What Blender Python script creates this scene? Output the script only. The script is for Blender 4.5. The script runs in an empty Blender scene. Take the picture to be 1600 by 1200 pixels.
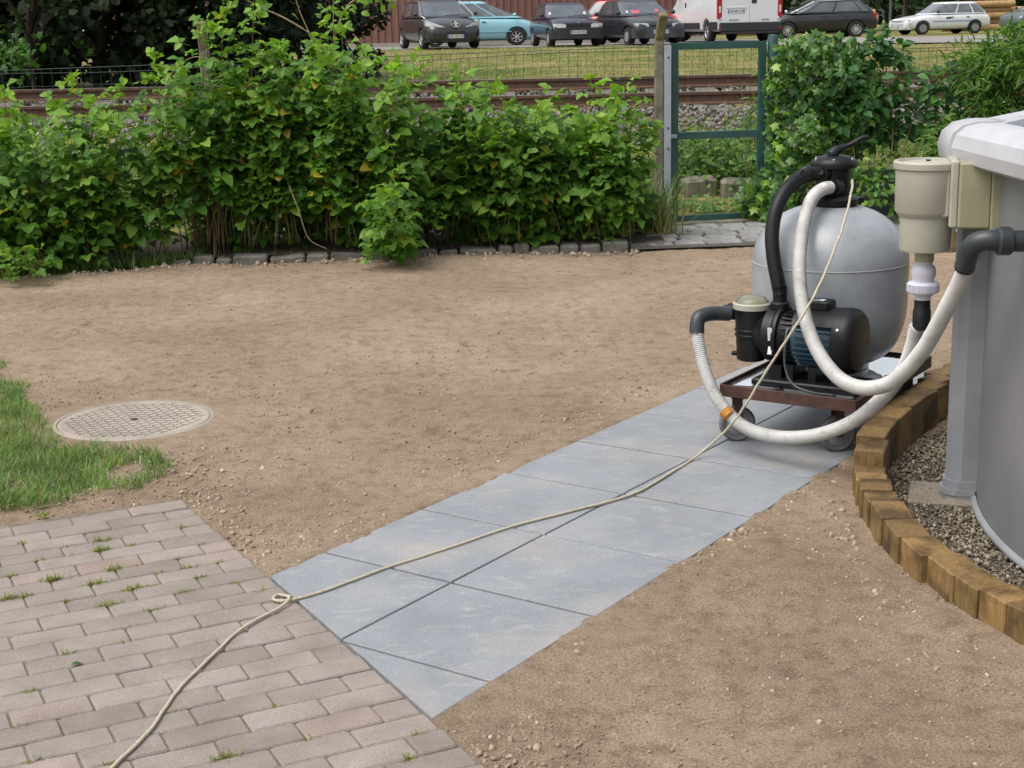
import bpy, bmesh, math, random
import numpy as np
from mathutils import Vector, Matrix, Euler

random.seed(7)
RNG = np.random.default_rng(11)
R = math.radians
SC = bpy.context.scene
COL = SC.collection

# ------------------------------------------------------------------ camera
cd = bpy.data.cameras.new('camera')
cam = bpy.data.objects.new('camera', cd)
COL.objects.link(cam)
cd.sensor_width = 36.0
cd.lens = 52.74
cd.clip_start = 0.05
cd.clip_end = 2000
cam.matrix_world = Matrix(((0.99976, 0.02175, 0.0, 0.0),
                           (-0.00508, 0.23330, -0.97239, 0.0),
                           (-0.02115, 0.97216, 0.23335, 1.599),
                           (0, 0, 0, 1)))
SC.camera = cam
SC.render.resolution_x = 1024
SC.render.resolution_y = 768

# ------------------------------------------------------------------ overcast sky, soft sun
SUN_AZ = math.atan2(-0.62, -0.34)      # from the left, a little behind the camera
SUN_EL = R(62)
w = bpy.data.worlds.new('World')
SC.world = w
w.use_nodes = True
nt = w.node_tree
nt.nodes.clear()
out = nt.nodes.new('ShaderNodeOutputWorld')
bg = nt.nodes.new('ShaderNodeBackground')
sky = nt.nodes.new('ShaderNodeTexSky')
sky.sky_type = 'NISHITA'
sky.sun_disc = False
sky.sun_elevation = SUN_EL
sky.sun_rotation = SUN_AZ
sky.air_density = 1.2
sky.dust_density = 4.0
sky.ozone_density = 1.0
hs = nt.nodes.new('ShaderNodeHueSaturation')
hs.inputs['Saturation'].default_value = 0.30
nt.links.new(sky.outputs[0], hs.inputs['Color'])
nt.links.new(hs.outputs[0], bg.inputs[0])
bg.inputs[1].default_value = 0.125
nt.links.new(bg.outputs[0], out.inputs[0])

sd = bpy.data.lights.new('sun', 'SUN')
sd.energy = 1.3
sd.angle = R(52)
sd.color = (1.0, 0.96, 0.90)
so = bpy.data.objects.new('sun', sd)
COL.objects.link(so)
sdir = Vector((math.sin(SUN_AZ) * math.cos(SUN_EL), math.cos(SUN_AZ) * math.cos(SUN_EL), math.sin(SUN_EL)))
so.rotation_euler = sdir.to_track_quat('Z', 'Y').to_euler()
so.location = (0, 0, 30)

SC.view_settings.view_transform = 'Standard'
SC.view_settings.look = 'None'
SC.view_settings.gamma = 1.0
SC.view_settings.exposure = 0.70
SC.view_settings.use_curve_mapping = False

# ------------------------------------------------------------------ materials
def nodes(name):
    m = bpy.data.materials.new(name)
    m.use_nodes = True
    t = m.node_tree
    return m, t, t.nodes['Principled BSDF']

def noise(t, scale, detail=4.0, rough=0.55, vec=None):
    n = t.nodes.new('ShaderNodeTexNoise')
    n.inputs['Scale'].default_value = scale
    n.inputs['Detail'].default_value = detail
    n.inputs['Roughness'].default_value = rough
    if vec is None:
        tc = t.nodes.get('TC') or t.nodes.new('ShaderNodeTexCoord')
        tc.name = 'TC'
        vec = tc.outputs['Object']
    t.links.new(vec, n.inputs['Vector'])
    return n

def ramp(t, fac, stops):
    r = t.nodes.new('ShaderNodeValToRGB')
    e = r.color_ramp.elements
    while len(e) < len(stops):
        e.new(0.5)
    for k, (p, c) in enumerate(stops):
        e[k].position = p
        e[k].color = (c[0], c[1], c[2], 1)
    t.links.new(fac, r.inputs[0])
    return r

def mixc(t, a, b, fac, mode='MIX'):
    n = t.nodes.new('ShaderNodeMix')
    n.data_type = 'RGBA'
    n.blend_type = mode
    def put(sock, v):
        if hasattr(v, 'is_output'):
            t.links.new(v, sock)
        elif isinstance(v, (int, float)):
            sock.default_value = v
        else:
            sock.default_value = (v[0], v[1], v[2], 1)
    put(n.inputs[0], fac)
    put(n.inputs[6], a)
    put(n.inputs[7], b)
    return n.outputs[2]

def bump(t, bs, height, strength, dist=0.01):
    b = t.nodes.new('ShaderNodeBump')
    b.inputs['Strength'].default_value = strength
    b.inputs['Distance'].default_value = dist
    t.links.new(height, b.inputs['Height'])
    prev = bs.inputs['Normal'].links
    if prev:
        t.links.new(prev[0].from_socket, b.inputs['Normal'])
    t.links.new(b.outputs[0], bs.inputs['Normal'])

def plain(name, c1, c2=None, scale=8, rough=0.6, bmp=0.0, bscale=60, bdist=0.004, metal=0.0, coat=0.0,
          objrand=0.0, lo=0.35, hi=0.65, spec=None):
    """two-tone procedural material, optional grain bump and per-object brightness shift"""
    m, t, bs = nodes(name)
    c2 = c2 or tuple(v * 0.82 for v in c1)
    n = noise(t, scale)
    col = ramp(t, n.outputs[0], [(lo, c2), (hi, c1)]).outputs[0]
    if objrand:
        oi = t.nodes.new('ShaderNodeObjectInfo')
        mr = t.nodes.new('ShaderNodeMapRange')
        mr.inputs[3].default_value = 1 - objrand
        mr.inputs[4].default_value = 1 + objrand
        t.links.new(oi.outputs['Random'], mr.inputs[0])
        vm = t.nodes.new('ShaderNodeVectorMath')
        vm.operation = 'SCALE'
        t.links.new(col, vm.inputs[0])
        t.links.new(mr.outputs[0], vm.inputs['Scale'])
        col = vm.outputs[0]
    t.links.new(col, bs.inputs['Base Color'])
    bs.inputs['Roughness'].default_value = rough
    bs.inputs['Metallic'].default_value = metal
    bs.inputs['Coat Weight'].default_value = coat
    if spec is not None:
        bs.inputs['Specular IOR Level'].default_value = spec
    if bmp:
        bump(t, bs, noise(t, bscale, 6).outputs[0], bmp, bdist)
    return m

def leafmat(name, cols, trans=0.3, rough=0.5, spec=0.35):
    m, t, bs = nodes(name)
    g = t.nodes.new('ShaderNodeNewGeometry')
    n = len(cols)
    stops = [(p, c) for p, c in cols]
    col = ramp(t, g.outputs['Random Per Island'], stops).outputs[0]
    nz = noise(t, 5.0, 4)
    col = mixc(t, col, (0.6, 0.6, 0.6), 0.0)
    mu = t.nodes.new('ShaderNodeMapRange')
    mu.inputs[1].default_value = 0.3
    mu.inputs[2].default_value = 0.7
    mu.inputs[3].default_value = 0.62
    mu.inputs[4].default_value = 1.38
    t.links.new(nz.outputs[0], mu.inputs[0])
    vm = t.nodes.new('ShaderNodeVectorMath')
    vm.operation = 'SCALE'
    t.links.new(col, vm.inputs[0])
    t.links.new(mu.outputs[0], vm.inputs['Scale'])
    col = vm.outputs[0]
    t.links.new(col, bs.inputs['Base Color'])
    bs.inputs['Roughness'].default_value = rough
    bs.inputs['Specular IOR Level'].default_value = spec
    tr = t.nodes.new('ShaderNodeBsdfTranslucent')
    vm2 = t.nodes.new('ShaderNodeVectorMath')
    vm2.operation = 'MULTIPLY'
    vm2.inputs[1].default_value = (1.5, 1.5, 0.6)
    t.links.new(col, vm2.inputs[0])
    t.links.new(vm2.outputs[0], tr.inputs[0])
    mx = t.nodes.new('ShaderNodeMixShader')
    mx.inputs[0].default_value = trans
    t.links.new(bs.outputs[0], mx.inputs[1])
    t.links.new(tr.outputs[0], mx.inputs[2])
    o = t.nodes['Material Output']
    t.links.new(mx.outputs[0], o.inputs[0])
    return m

M = {}
def soil_mat():
    m, t, bs = nodes('soil')
    big = noise(t, 0.9, 5, 0.6)
    mid = noise(t, 14, 6, 0.65)
    fine = noise(t, 160, 6, 0.75)
    base = ramp(t, big.outputs[0], [(0.36, (0.300, 0.224, 0.158)), (0.64, (0.395, 0.304, 0.220))]).outputs[0]
    m2 = ramp(t, mid.outputs[0], [(0.32, (0.72, 0.69, 0.65)), (0.50, (1.0, 1.0, 1.0)), (0.66, (1.1, 1.1, 1.1))]).outputs[0]
    c = mixc(t, base, m2, 1.0, 'MULTIPLY')
    f2 = ramp(t, fine.outputs[0], [(0.34, (0.50, 0.47, 0.43)), (0.52, (1.0, 1.0, 1.0)), (0.68, (1.5, 1.5, 1.48))]).outputs[0]
    c = mixc(t, c, f2, 1.0, 'MULTIPLY')
    # small pale grit
    v = t.nodes.new('ShaderNodeTexVoronoi')
    v.inputs['Scale'].default_value = 42
    v.inputs['Randomness'].default_value = 1
    t.links.new(t.nodes['TC'].outputs['Object'], v.inputs['Vector'])
    g = ramp(t, v.outputs['Distance'], [(0.08, (1, 1, 1)), (0.16, (0, 0, 0))]).outputs[0]
    sel = ramp(t, v.outputs['Color'], [(0.70, (0, 0, 0)), (0.78, (0.6, 0.6, 0.6))]).outputs[0]
    fac = mixc(t, g, sel, 1.0, 'MULTIPLY')
    bw = t.nodes.new('ShaderNodeRGBToBW')
    t.links.new(fac, bw.inputs[0])
    c = mixc(t, c, (0.52, 0.44, 0.34), bw.outputs[0])
    t.links.new(c, bs.inputs['Base Color'])
    bs.inputs['Roughness'].default_value = 0.95
    bs.inputs['Specular IOR Level'].default_value = 0.15
    bump(t, bs, mid.outputs[0], 0.45, 0.02)
    bump(t, bs, fine.outputs[0], 1.0, 0.010)
    return m
M['soil'] = soil_mat()

def slab_mat():
    m, t, bs = nodes('slab')
    oi = t.nodes.new('ShaderNodeObjectInfo')
    tc = t.nodes.new('ShaderNodeTexCoord'); tc.name = 'TC'
    add = t.nodes.new('ShaderNodeVectorMath'); add.operation = 'ADD'
    t.links.new(tc.outputs['Object'], add.inputs[0])
    t.links.new(oi.outputs['Location'], add.inputs[1])
    big = noise(t, 3.0, 6, 0.6, add.outputs[0])
    mp = t.nodes.new('ShaderNodeMapping')
    mp.inputs['Rotation'].default_value = (0, 0, R(-52))
    mp.inputs['Scale'].default_value = (1, 2.1, 1)
    t.links.new(add.outputs[0], mp.inputs[0])
    streak = noise(t, 11, 10, 0.74, mp.outputs[0])
    streak.inputs['Distortion'].default_value = 0.8
    fine = noise(t, 130, 7, 0.8)
    base = ramp(t, big.outputs[0], [(0.34, (0.198, 0.212, 0.232)), (0.66, (0.258, 0.272, 0.292))]).outputs[0]
    sk = ramp(t, streak.outputs[0], [(0.53, (0, 0, 0)), (0.72, (0.7, 0.7, 0.7))]).outputs[0]
    bw = t.nodes.new('ShaderNodeRGBToBW'); t.links.new(sk, bw.inputs[0])
    c = mixc(t, base, (0.40, 0.39, 0.38), bw.outputs[0])
    mud = noise(t, 2.1, 5, 0.6, add.outputs[0])
    mr = ramp(t, mud.outputs[0], [(0.50, (0, 0, 0)), (0.70, (0.6, 0.6, 0.6))]).outputs[0]
    bw2 = t.nodes.new('ShaderNodeRGBToBW'); t.links.new(mr, bw2.inputs[0])
    c = mixc(t, c, (0.36, 0.32, 0.28), bw2.outputs[0])
    f2 = ramp(t, fine.outputs[0], [(0.32, (0.74, 0.74, 0.74)), (0.5, (1, 1, 1)), (0.7, (1.22, 1.22, 1.22))]).outputs[0]
    c = mixc(t, c, f2, 1.0, 'MULTIPLY')
    gr_ = noise(t, 60, 6, 0.75, add.outputs[0])
    gd = ramp(t, gr_.outputs[0], [(0.60, (0, 0, 0)), (0.70, (0.7, 0.7, 0.7))]).outputs[0]
    bw3 = t.nodes.new('ShaderNodeRGBToBW'); t.links.new(gd, bw3.inputs[0])
    c = mixc(t, c, (0.42, 0.39, 0.36), bw3.outputs[0])
    t.links.new(c, bs.inputs['Base Color'])
    bs.inputs['Roughness'].default_value = 0.66
    bump(t, bs, streak.outputs[0], 0.35, 0.006)
    bump(t, bs, fine.outputs[0], 0.25, 0.002)
    return m
M['slab'] = slab_mat()

def brick_mat():
    m, t, bs = nodes('paver_brick')
    oi = t.nodes.new('ShaderNodeObjectInfo')
    tc = t.nodes.new('ShaderNodeTexCoord'); tc.name = 'TC'
    add = t.nodes.new('ShaderNodeVectorMath'); add.operation = 'ADD'
    t.links.new(tc.outputs['Object'], add.inputs[0])
    t.links.new(oi.outputs['Location'], add.inputs[1])
    tone = ramp(t, oi.outputs['Random'], [(0.0, (0.235, 0.200, 0.178)), (0.35, (0.265, 0.228, 0.203)),
                                          (0.7, (0.285, 0.247, 0.222)), (0.95, (0.285, 0.235, 0.206)), (1.0, (0.285, 0.212, 0.182))]).outputs[0]
    mid = noise(t, 5, 6, 0.6, add.outputs[0])
    fine = noise(t, 240, 5, 0.8, add.outputs[0])
    a = ramp(t, mid.outputs[0], [(0.3, (0.78, 0.77, 0.74)), (0.7, (1.16, 1.16, 1.17))]).outputs[0]
    c = mixc(t, tone, a, 1.0, 'MULTIPLY')
    b = ramp(t, fine.outputs[0], [(0.32, (0.62, 0.62, 0.62)), (0.5, (0.97, 0.97, 0.97)), (0.62, (1.15, 1.15, 1.15)), (0.70, (1.7, 1.7, 1.7))]).outputs[0]
    c = mixc(t, c, b, 1.0, 'MULTIPLY')
    t.links.new(c, bs.inputs['Base Color'])
    bs.inputs['Roughness'].default_value = 0.85
    bs.inputs['Specular IOR Level'].default_value = 0.3
    bump(t, bs, mid.outputs[0], 0.25, 0.006)
    bump(t, bs, fine.outputs[0], 0.5, 0.002)
    return m
M['brick'] = brick_mat()

def wood_mat():
    m, t, bs = nodes('treated_timber')
    oi = t.nodes.new('ShaderNodeObjectInfo')
    tc = t.nodes.new('ShaderNodeTexCoord'); tc.name = 'TC'
    add = t.nodes.new('ShaderNodeVectorMath'); add.operation = 'ADD'
    t.links.new(tc.outputs['Object'], add.inputs[0])
    t.links.new(oi.outputs['Location'], add.inputs[1])
    mp = t.nodes.new('ShaderNodeMapping')
    mp.inputs['Scale'].default_value = (9, 9, 1.3)
    t.links.new(add.outputs[0], mp.inputs[0])
    gr = noise(t, 9, 8, 0.7, mp.outputs[0])
    big = noise(t, 6, 4, 0.6, add.outputs[0])
    c = ramp(t, gr.outputs[0], [(0.3, (0.130, 0.077, 0.026)), (0.5, (0.225, 0.138, 0.048)), (0.72, (0.325, 0.212, 0.085))]).outputs[0]
    wet = ramp(t, big.outputs[0], [(0.38, (0.38, 0.35, 0.31)), (0.52, (1, 1, 1))]).outputs[0]
    c = mixc(t, c, wet, 1.0, 'MULTIPLY')
    tone = ramp(t, oi.outputs['Random'], [(0, (0.62, 0.60, 0.58)), (1, (1.15, 1.15, 1.12))]).outputs[0]
    c = mixc(t, c, tone, 1.0, 'MULTIPLY')
    t.links.new(c, bs.inputs['Base Color'])
    bs.inputs['Roughness'].default_value = 0.7
    bump(t, bs, gr.outputs[0], 0.4, 0.004)
    return m
M['timber'] = wood_mat()

M['jointsand'] = plain('joint_sand', (0.20, 0.168, 0.130), (0.12, 0.105, 0.078), 30, 0.95, 0.6, 180)
M['bedding'] = plain('bedding', (0.10, 0.085, 0.065), (0.06, 0.05, 0.04), 40, 0.95)
M['grit'] = plain('joint_grit', (0.135, 0.132, 0.13), (0.07, 0.07, 0.072), 30, 0.95, 0.5, 120)
M['dustslab'] = plain('dusty_slab', (0.24, 0.205, 0.16), (0.17, 0.145, 0.115), 12, 0.9, 0.5, 90)
M['kerb'] = plain('kerb_stone', (0.175, 0.162, 0.14), (0.085, 0.085, 0.07), 9, 0.85, 0.6, 60, objrand=0.25)
M['cobble'] = plain('cobble', (0.27, 0.265, 0.26), (0.17, 0.165, 0.16), 14, 0.8, 0.6, 70, objrand=0.15)
M['concrete'] = plain('old_concrete', (0.22, 0.195, 0.145), (0.10, 0.10, 0.06), 14, 0.9, 0.8, 90)
M['armshade_stub'] = plain('arm_shade_stub_olive', (0.20, 0.165, 0.075), (0.10, 0.085, 0.04), 18, 0.9, 0.9, 90)  # dark olive: shade under the post arms put into colour; also the post stub's tone
M['galv'] = plain('galvanised', (0.40, 0.44, 0.50), (0.33, 0.37, 0.43), 12, 0.5, 0.1, 200, metal=0.35)
M['gate'] = plain('gate_green', (0.028, 0.090, 0.080), (0.020, 0.068, 0.062), 10, 0.42, 0.15, 150)
M['wire'] = plain('fence_wire', (0.035, 0.060, 0.052), (0.025, 0.045, 0.04), 30, 0.6)
M['rust'] = plain('rail_rust', (0.135, 0.068, 0.040), (0.075, 0.040, 0.026), 20, 0.85, 0.5, 120)
M['railtop'] = plain('rail_head', (0.36, 0.33, 0.31), (0.24, 0.21, 0.20), 12, 0.4, metal=0.7)
M['sleeper'] = plain('sleeper', (0.17, 0.145, 0.12), (0.10, 0.085, 0.07), 12, 0.9, 0.6, 60)
def stonemat(name, stops, bscale=40):
    m, t, bs = nodes(name)
    g = t.nodes.new('ShaderNodeNewGeometry')
    c = ramp(t, g.outputs['Random Per Island'], stops).outputs[0]
    n = noise(t, bscale, 4)
    a = ramp(t, n.outputs[0], [(0.3, (0.75, 0.75, 0.75)), (0.7, (1.15, 1.15, 1.15))]).outputs[0]
    c = mixc(t, c, a, 1.0, 'MULTIPLY')
    t.links.new(c, bs.inputs['Base Color'])
    bs.inputs['Roughness'].default_value = 0.85
    return m
M['ballast'] = stonemat('ballast', [(0, (0.07, 0.062, 0.055)), (0.3, (0.15, 0.135, 0.125)), (0.6, (0.21, 0.20, 0.195)),
                                    (0.8, (0.19, 0.13, 0.09)), (1, (0.32, 0.31, 0.30))])
M['gravel'] = stonemat('gravel', [(0, (0.14, 0.108, 0.072)), (0.4, (0.20, 0.162, 0.112)), (0.75, (0.25, 0.21, 0.152)), (1, (0.36, 0.32, 0.25))])
M['clod'] = stonemat('clod', [(0, (0.20, 0.148, 0.10)), (0.12, (0.27, 0.205, 0.143)), (0.6, (0.34, 0.262, 0.188)), (0.93, (0.39, 0.305, 0.222)), (1, (0.52, 0.45, 0.36))], 160)
def ground_mat():
    m, t, bs = nodes('ground_turf')
    big = noise(t, 0.8, 6, 0.72)
    fine = noise(t, 12, 6, 0.75)
    c = ramp(t, big.outputs[0], [(0.38, (0.105, 0.140, 0.032)), (0.50, (0.195, 0.185, 0.065)), (0.60, (0.32, 0.25, 0.12))]).outputs[0]
    a = ramp(t, fine.outputs[0], [(0.3, (0.5, 0.5, 0.5)), (0.7, (1.4, 1.4, 1.4))]).outputs[0]
    c = mixc(t, c, a, 1.0, 'MULTIPLY')
    t.links.new(c, bs.inputs['Base Color'])
    bs.inputs['Roughness'].default_value = 0.95
    bs.inputs['Specular IOR Level'].default_value = 0.1
    bump(t, bs, fine.outputs[0], 0.8, 0.05)
    return m
M['ground'] = ground_mat()
M['asphalt'] = plain('worn_asphalt', (0.27, 0.25, 0.24), (0.20, 0.19, 0.185), 3, 0.9, 0.4, 90)
M['corr'] = plain('corrugated_brown', (0.215, 0.105, 0.080), (0.165, 0.080, 0.062), 1.2, 0.55, objrand=0.10)
M['plinth'] = plain('plinth', (0.36, 0.34, 0.32), None, 2, 0.9)

M['tank'] = None
def tank_mat():
    m, t, bs = nodes('tank_laminate')
    tc = t.nodes.new('ShaderNodeTexCoord'); tc.name = 'TC'
    mp = t.nodes.new('ShaderNodeMapping')
    mp.inputs['Scale'].default_value = (2, 2, 60)
    t.links.new(tc.outputs['Object'], mp.inputs[0])
    st = noise(t, 2.0, 5, 0.6, mp.outputs[0])
    big = noise(t, 9, 8, 0.7)
    c = ramp(t, big.outputs[0], [(0.35, (0.265, 0.285, 0.31)), (0.65, (0.345, 0.365, 0.39))]).outputs[0]
    s2 = ramp(t, st.outputs[0], [(0.35, (0.95, 0.95, 0.95)), (0.7, (1.03, 1.03, 1.03))]).outputs[0]
    c = mixc(t, c, s2, 1.0, 'MULTIPLY')
    t.links.new(c, bs.inputs['Base Color'])
    bs.inputs['Roughness'].default_value = 0.30
    bs.inputs['Specular IOR Level'].default_value = 0.7
    bump(t, bs, big.outputs[0], 0.06, 0.003)
    return m
M['tank'] = tank_mat()
M['black'] = plain('black_plastic', (0.0095, 0.0102, 0.0118), (0.006, 0.0065, 0.0075), 18, 0.42, 0.08, 200, spec=0.32)
M['dgrey'] = plain('dark_grey_pvc', (0.042, 0.048, 0.054), (0.028, 0.033, 0.038), 18, 0.4, 0.08, 200)
M['motorblue'] = plain('motor_blue', (0.030, 0.075, 0.105), (0.018, 0.05, 0.075), 12, 0.4)
M['steel'] = plain('steel', (0.5, 0.5, 0.5), None, 20, 0.3, metal=0.9)
def hose_mat():
    m, t, bs = nodes('white_hose')
    n = noise(t, 14, 6, 0.65)
    c = ramp(t, n.outputs[0], [(0.30, (0.31, 0.29, 0.26)), (0.45, (0.46, 0.45, 0.43)), (0.65, (0.54, 0.535, 0.52))]).outputs[0]
    f = noise(t, 90, 4, 0.7)
    d = ramp(t, f.outputs[0], [(0.70, (1, 1, 1)), (0.80, (0.5, 0.47, 0.42))]).outputs[0]
    c = mixc(t, c, d, 1.0, 'MULTIPLY')
    t.links.new(c, bs.inputs['Base Color'])
    bs.inputs['Roughness'].default_value = 0.42
    return m
M['hose'] = hose_mat()
M['bhose'] = plain('black_hose', (0.009, 0.0098, 0.011), (0.006, 0.0065, 0.007), 18, 0.45, spec=0.3)
M['rustband'] = plain('rust_stain', (0.48, 0.20, 0.03), (0.33, 0.13, 0.02), 40, 0.7)
M['cartrust'] = plain('rusted_steel', (0.085, 0.036, 0.022), (0.038, 0.020, 0.014), 16, 0.65, 0.4, 90)
M['tyre'] = plain('rubber_grey', (0.16, 0.16, 0.165), (0.11, 0.11, 0.115), 14, 0.7, 0.1, 90)
M['wheelhub'] = plain('caster_disc', (0.26, 0.265, 0.27), (0.19, 0.19, 0.195), 14, 0.6)
def traywet():
    m, t, bs = nodes('wet_tray')
    n = noise(t, 7, 5, 0.6)
    c = ramp(t, n.outputs[0], [(0.42, (0.022, 0.020, 0.020)), (0.56, (0.10, 0.105, 0.115))]).outputs[0]
    t.links.new(c, bs.inputs['Base Color'])
    r_ = ramp(t, n.outputs[0], [(0.38, (0.45, 0.45, 0.45)), (0.44, (0.04, 0.04, 0.04))]).outputs[0]
    t.links.new(r_, bs.inputs['Roughness'])
    return m
M['tray'] = traywet()
def watermat(name, col, rough=0.03):
    m, t, bs = nodes(name)
    n = noise(t, 9, 2)
    bs.inputs['Base Color'].default_value = (*col, 1)
    bs.inputs['Roughness'].default_value = rough
    bs.inputs['Transmission Weight'].default_value = 0.85
    bs.inputs['IOR'].default_value = 1.33
    bump(t, bs, n.outputs[0], 0.06, 0.01)
    return m
M['film'] = watermat('water_film', (0.95, 0.97, 1.0))
M['poolwater'] = watermat('pool_water', (0.62, 0.86, 0.93))
M['liner'] = plain('pool_liner', (0.16, 0.42, 0.58), None, 4, 0.5)
M['cream'] = plain('cream_plastic', (0.415, 0.395, 0.325), (0.36, 0.345, 0.28), 6, 0.5, 0.05, 120)
M['olive'] = plain('olive_stained_plastic', (0.33, 0.315, 0.205), (0.255, 0.24, 0.145), 7, 0.55)
M['lilac'] = plain('white_pvc', (0.60, 0.59, 0.68), None, 9, 0.4)
M['poolwall'] = plain('pool_steel', (0.235, 0.235, 0.24), (0.20, 0.20, 0.205), 5, 0.5, 0.08, 220)
M['upright'] = plain('pool_upright', (0.27, 0.28, 0.295), (0.225, 0.235, 0.25), 7, 0.5)
M['rim'] = plain('pool_rim', (0.50, 0.495, 0.52), (0.45, 0.445, 0.47), 9, 0.4, 0.04, 160)
M['rimcap'] = plain('pool_rim_cap', (0.42, 0.42, 0.44), None, 9, 0.42)
M['rope'] = plain('cream_rope', (0.55, 0.50, 0.38), (0.40, 0.35, 0.25), 160, 0.8, 0.8, 260)
M['whitepaper'] = plain('label_white', (0.70, 0.70, 0.70), None, 60, 0.5)
M['bluepaper'] = plain('label_blue', (0.08, 0.25, 0.55), None, 60, 0.5)
M['clear'] = None
def clearm():
    m, t, bs = nodes('cloudy_lid')
    n = noise(t, 20, 4)
    c = ramp(t, n.outputs[0], [(0.35, (0.42, 0.42, 0.30)), (0.65, (0.62, 0.62, 0.52))]).outputs[0]
    t.links.new(c, bs.inputs['Base Color'])
    bs.inputs['Roughness'].default_value = 0.12
    bs.inputs['Transmission Weight'].default_value = 0.75
    bs.inputs['IOR'].default_value = 1.35
    return m
M['clear'] = clearm()
M['manhole'] = plain('manhole_dusty', (0.36, 0.305, 0.25), (0.285, 0.245, 0.21), 6, 0.85, 0.3, 120)
M['manholetop'] = plain('manhole_tread', (0.20, 0.165, 0.135), (0.15, 0.13, 0.11), 5, 0.8, 0.3, 120)
M['dark'] = plain('dark_hole', (0.02, 0.02, 0.02), None, 9, 0.9)
M['bark'] = plain('bark', (0.046, 0.034, 0.024), (0.024, 0.018, 0.013), 20, 0.95, 0.8, 60)
M['cane'] = plain('cane_brown', (0.16, 0.095, 0.055), (0.09, 0.06, 0.03), 25, 0.8)
M['canegreen'] = plain('cane_green', (0.12, 0.16, 0.045), (0.15, 0.10, 0.045), 25, 0.7)
M['twig'] = plain('dry_twig', (0.33, 0.25, 0.15), (0.22, 0.16, 0.09), 25, 0.85)
M['log'] = plain('split_log', (0.42, 0.27, 0.13), (0.28, 0.17, 0.08), 6, 0.9, objrand=0.2)
M['greenpost'] = plain('green_post', (0.06, 0.11, 0.07), None, 9, 0.8)
M['slat'] = plain('dark_green_slat', (0.020, 0.032, 0.028), (0.014, 0.022, 0.02), 12, 0.6)

M['rasp'] = leafmat('raspberry_leaf', [(0, (0.046, 0.125, 0.022)), (0.35, (0.085, 0.200, 0.028)), (0.7, (0.130, 0.265, 0.036)),
                                       (0.955, (0.21, 0.345, 0.045)), (0.985, (0.40, 0.33, 0.03)), (1, (0.26, 0.17, 0.04))], 0.40)
M['rasplight'] = leafmat('raspberry_leaf_young', [(0, (0.115, 0.245, 0.032)), (0.5, (0.17, 0.325, 0.040)), (1, (0.27, 0.41, 0.06))], 0.42)
M['ivy'] = leafmat('ivy_leaf', [(0, (0.018, 0.062, 0.012)), (0.45, (0.042, 0.125, 0.016)), (0.7, (0.085, 0.20, 0.022)), (1, (0.22, 0.36, 0.035))], 0.22, 0.38, 0.5)
M['shrub'] = leafmat('shrub_leaf', [(0, (0.026, 0.085, 0.032)), (0.5, (0.042, 0.125, 0.035)), (1, (0.08, 0.19, 0.035))], 0.28)
M['willow'] = leafmat('narrow_leaf', [(0, (0.034, 0.095, 0.014)), (0.5, (0.072, 0.165, 0.022)), (1, (0.14, 0.25, 0.034))], 0.32)
M['dtree'] = leafmat('dark_tree_leaf', [(0, (0.010, 0.020, 0.009)), (0.6, (0.017, 0.030, 0.012)), (1, (0.028, 0.046, 0.018))], 0.12, 0.6, 0.2)
M['ltree'] = leafmat('light_tree_leaf', [(0, (0.03, 0.09, 0.012)), (1, (0.075, 0.19, 0.025))], 0.35)
M['ftree'] = leafmat('far_tree_leaf', [(0, (0.02, 0.045, 0.014)), (1, (0.05, 0.10, 0.025))], 0.2)
M['grass'] = leafmat('grass_blade', [(0, (0.065, 0.145, 0.028)), (0.5, (0.110, 0.215, 0.042)), (0.8, (0.17, 0.265, 0.065)), (1, (0.36, 0.32, 0.16))], 0.3)
M['dry'] = leafmat('dry_grass', [(0, (0.13, 0.16, 0.035)), (0.4, (0.22, 0.215, 0.07)), (0.7, (0.34, 0.275, 0.13)), (1, (0.43, 0.33, 0.19))], 0.25)
M['weed'] = leafmat('weed_blade', [(0, (0.13, 0.20, 0.02)), (0.6, (0.20, 0.26, 0.03)), (1, (0.32, 0.29, 0.07))], 0.3)
M['glass'] = plain('car_glass', (0.085, 0.10, 0.115), (0.05, 0.06, 0.07), 2.5, 0.05, coat=1.0)  # base lightened to carry the sky reflected in the panes
M['glasslight'] = plain('car_glass_pale', (0.14, 0.16, 0.175), (0.07, 0.08, 0.09), 2.5, 0.06, coat=1.0)  # paler panes, again with the sky's reflection in the base colour
M['bumperblack'] = plain('bumper_black', (0.025, 0.026, 0.03), None, 6, 0.5)
M['cartyre'] = plain('car_tyre', (0.016, 0.016, 0.016), None, 10, 0.8)
M['alloy'] = plain('alloy', (0.55, 0.55, 0.56), None, 10, 0.35, metal=0.4)
M['lamp'] = plain('headlamp', (0.72, 0.74, 0.76), (0.48, 0.50, 0.52), 14, 0.12, coat=1.0)
M['redlamp'] = plain('tail_lamp', (0.42, 0.018, 0.02), (0.30, 0.01, 0.012), 12, 0.25)
M['chrome'] = plain('chrome', (0.75, 0.75, 0.76), None, 10, 0.18, metal=0.9)
M['platewhite'] = plain('plate_white', (0.66, 0.66, 0.63), None, 10, 0.5)
M['plateblue'] = plain('plate_blue', (0.03, 0.10, 0.42), None, 10, 0.5)
M['ink'] = plain('ink', (0.02, 0.02, 0.022), None, 10, 0.5)
M['pinkpaper'] = plain('pink_notice', (0.62, 0.14, 0.20), None, 10, 0.6)
def paint(name, c, metal=0.0, rough=0.3):
    return plain(name, c, tuple(v * 0.93 for v in c), 1.5, rough, metal=metal, coat=0.7)

# ------------------------------------------------------------------ helpers
def tag(o, label=None, cat=None, group=None, kind=None):
    if label: o['label'] = label
    if cat: o['category'] = cat
    if group: o['group'] = group
    if kind: o['kind'] = kind
    return o

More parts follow.
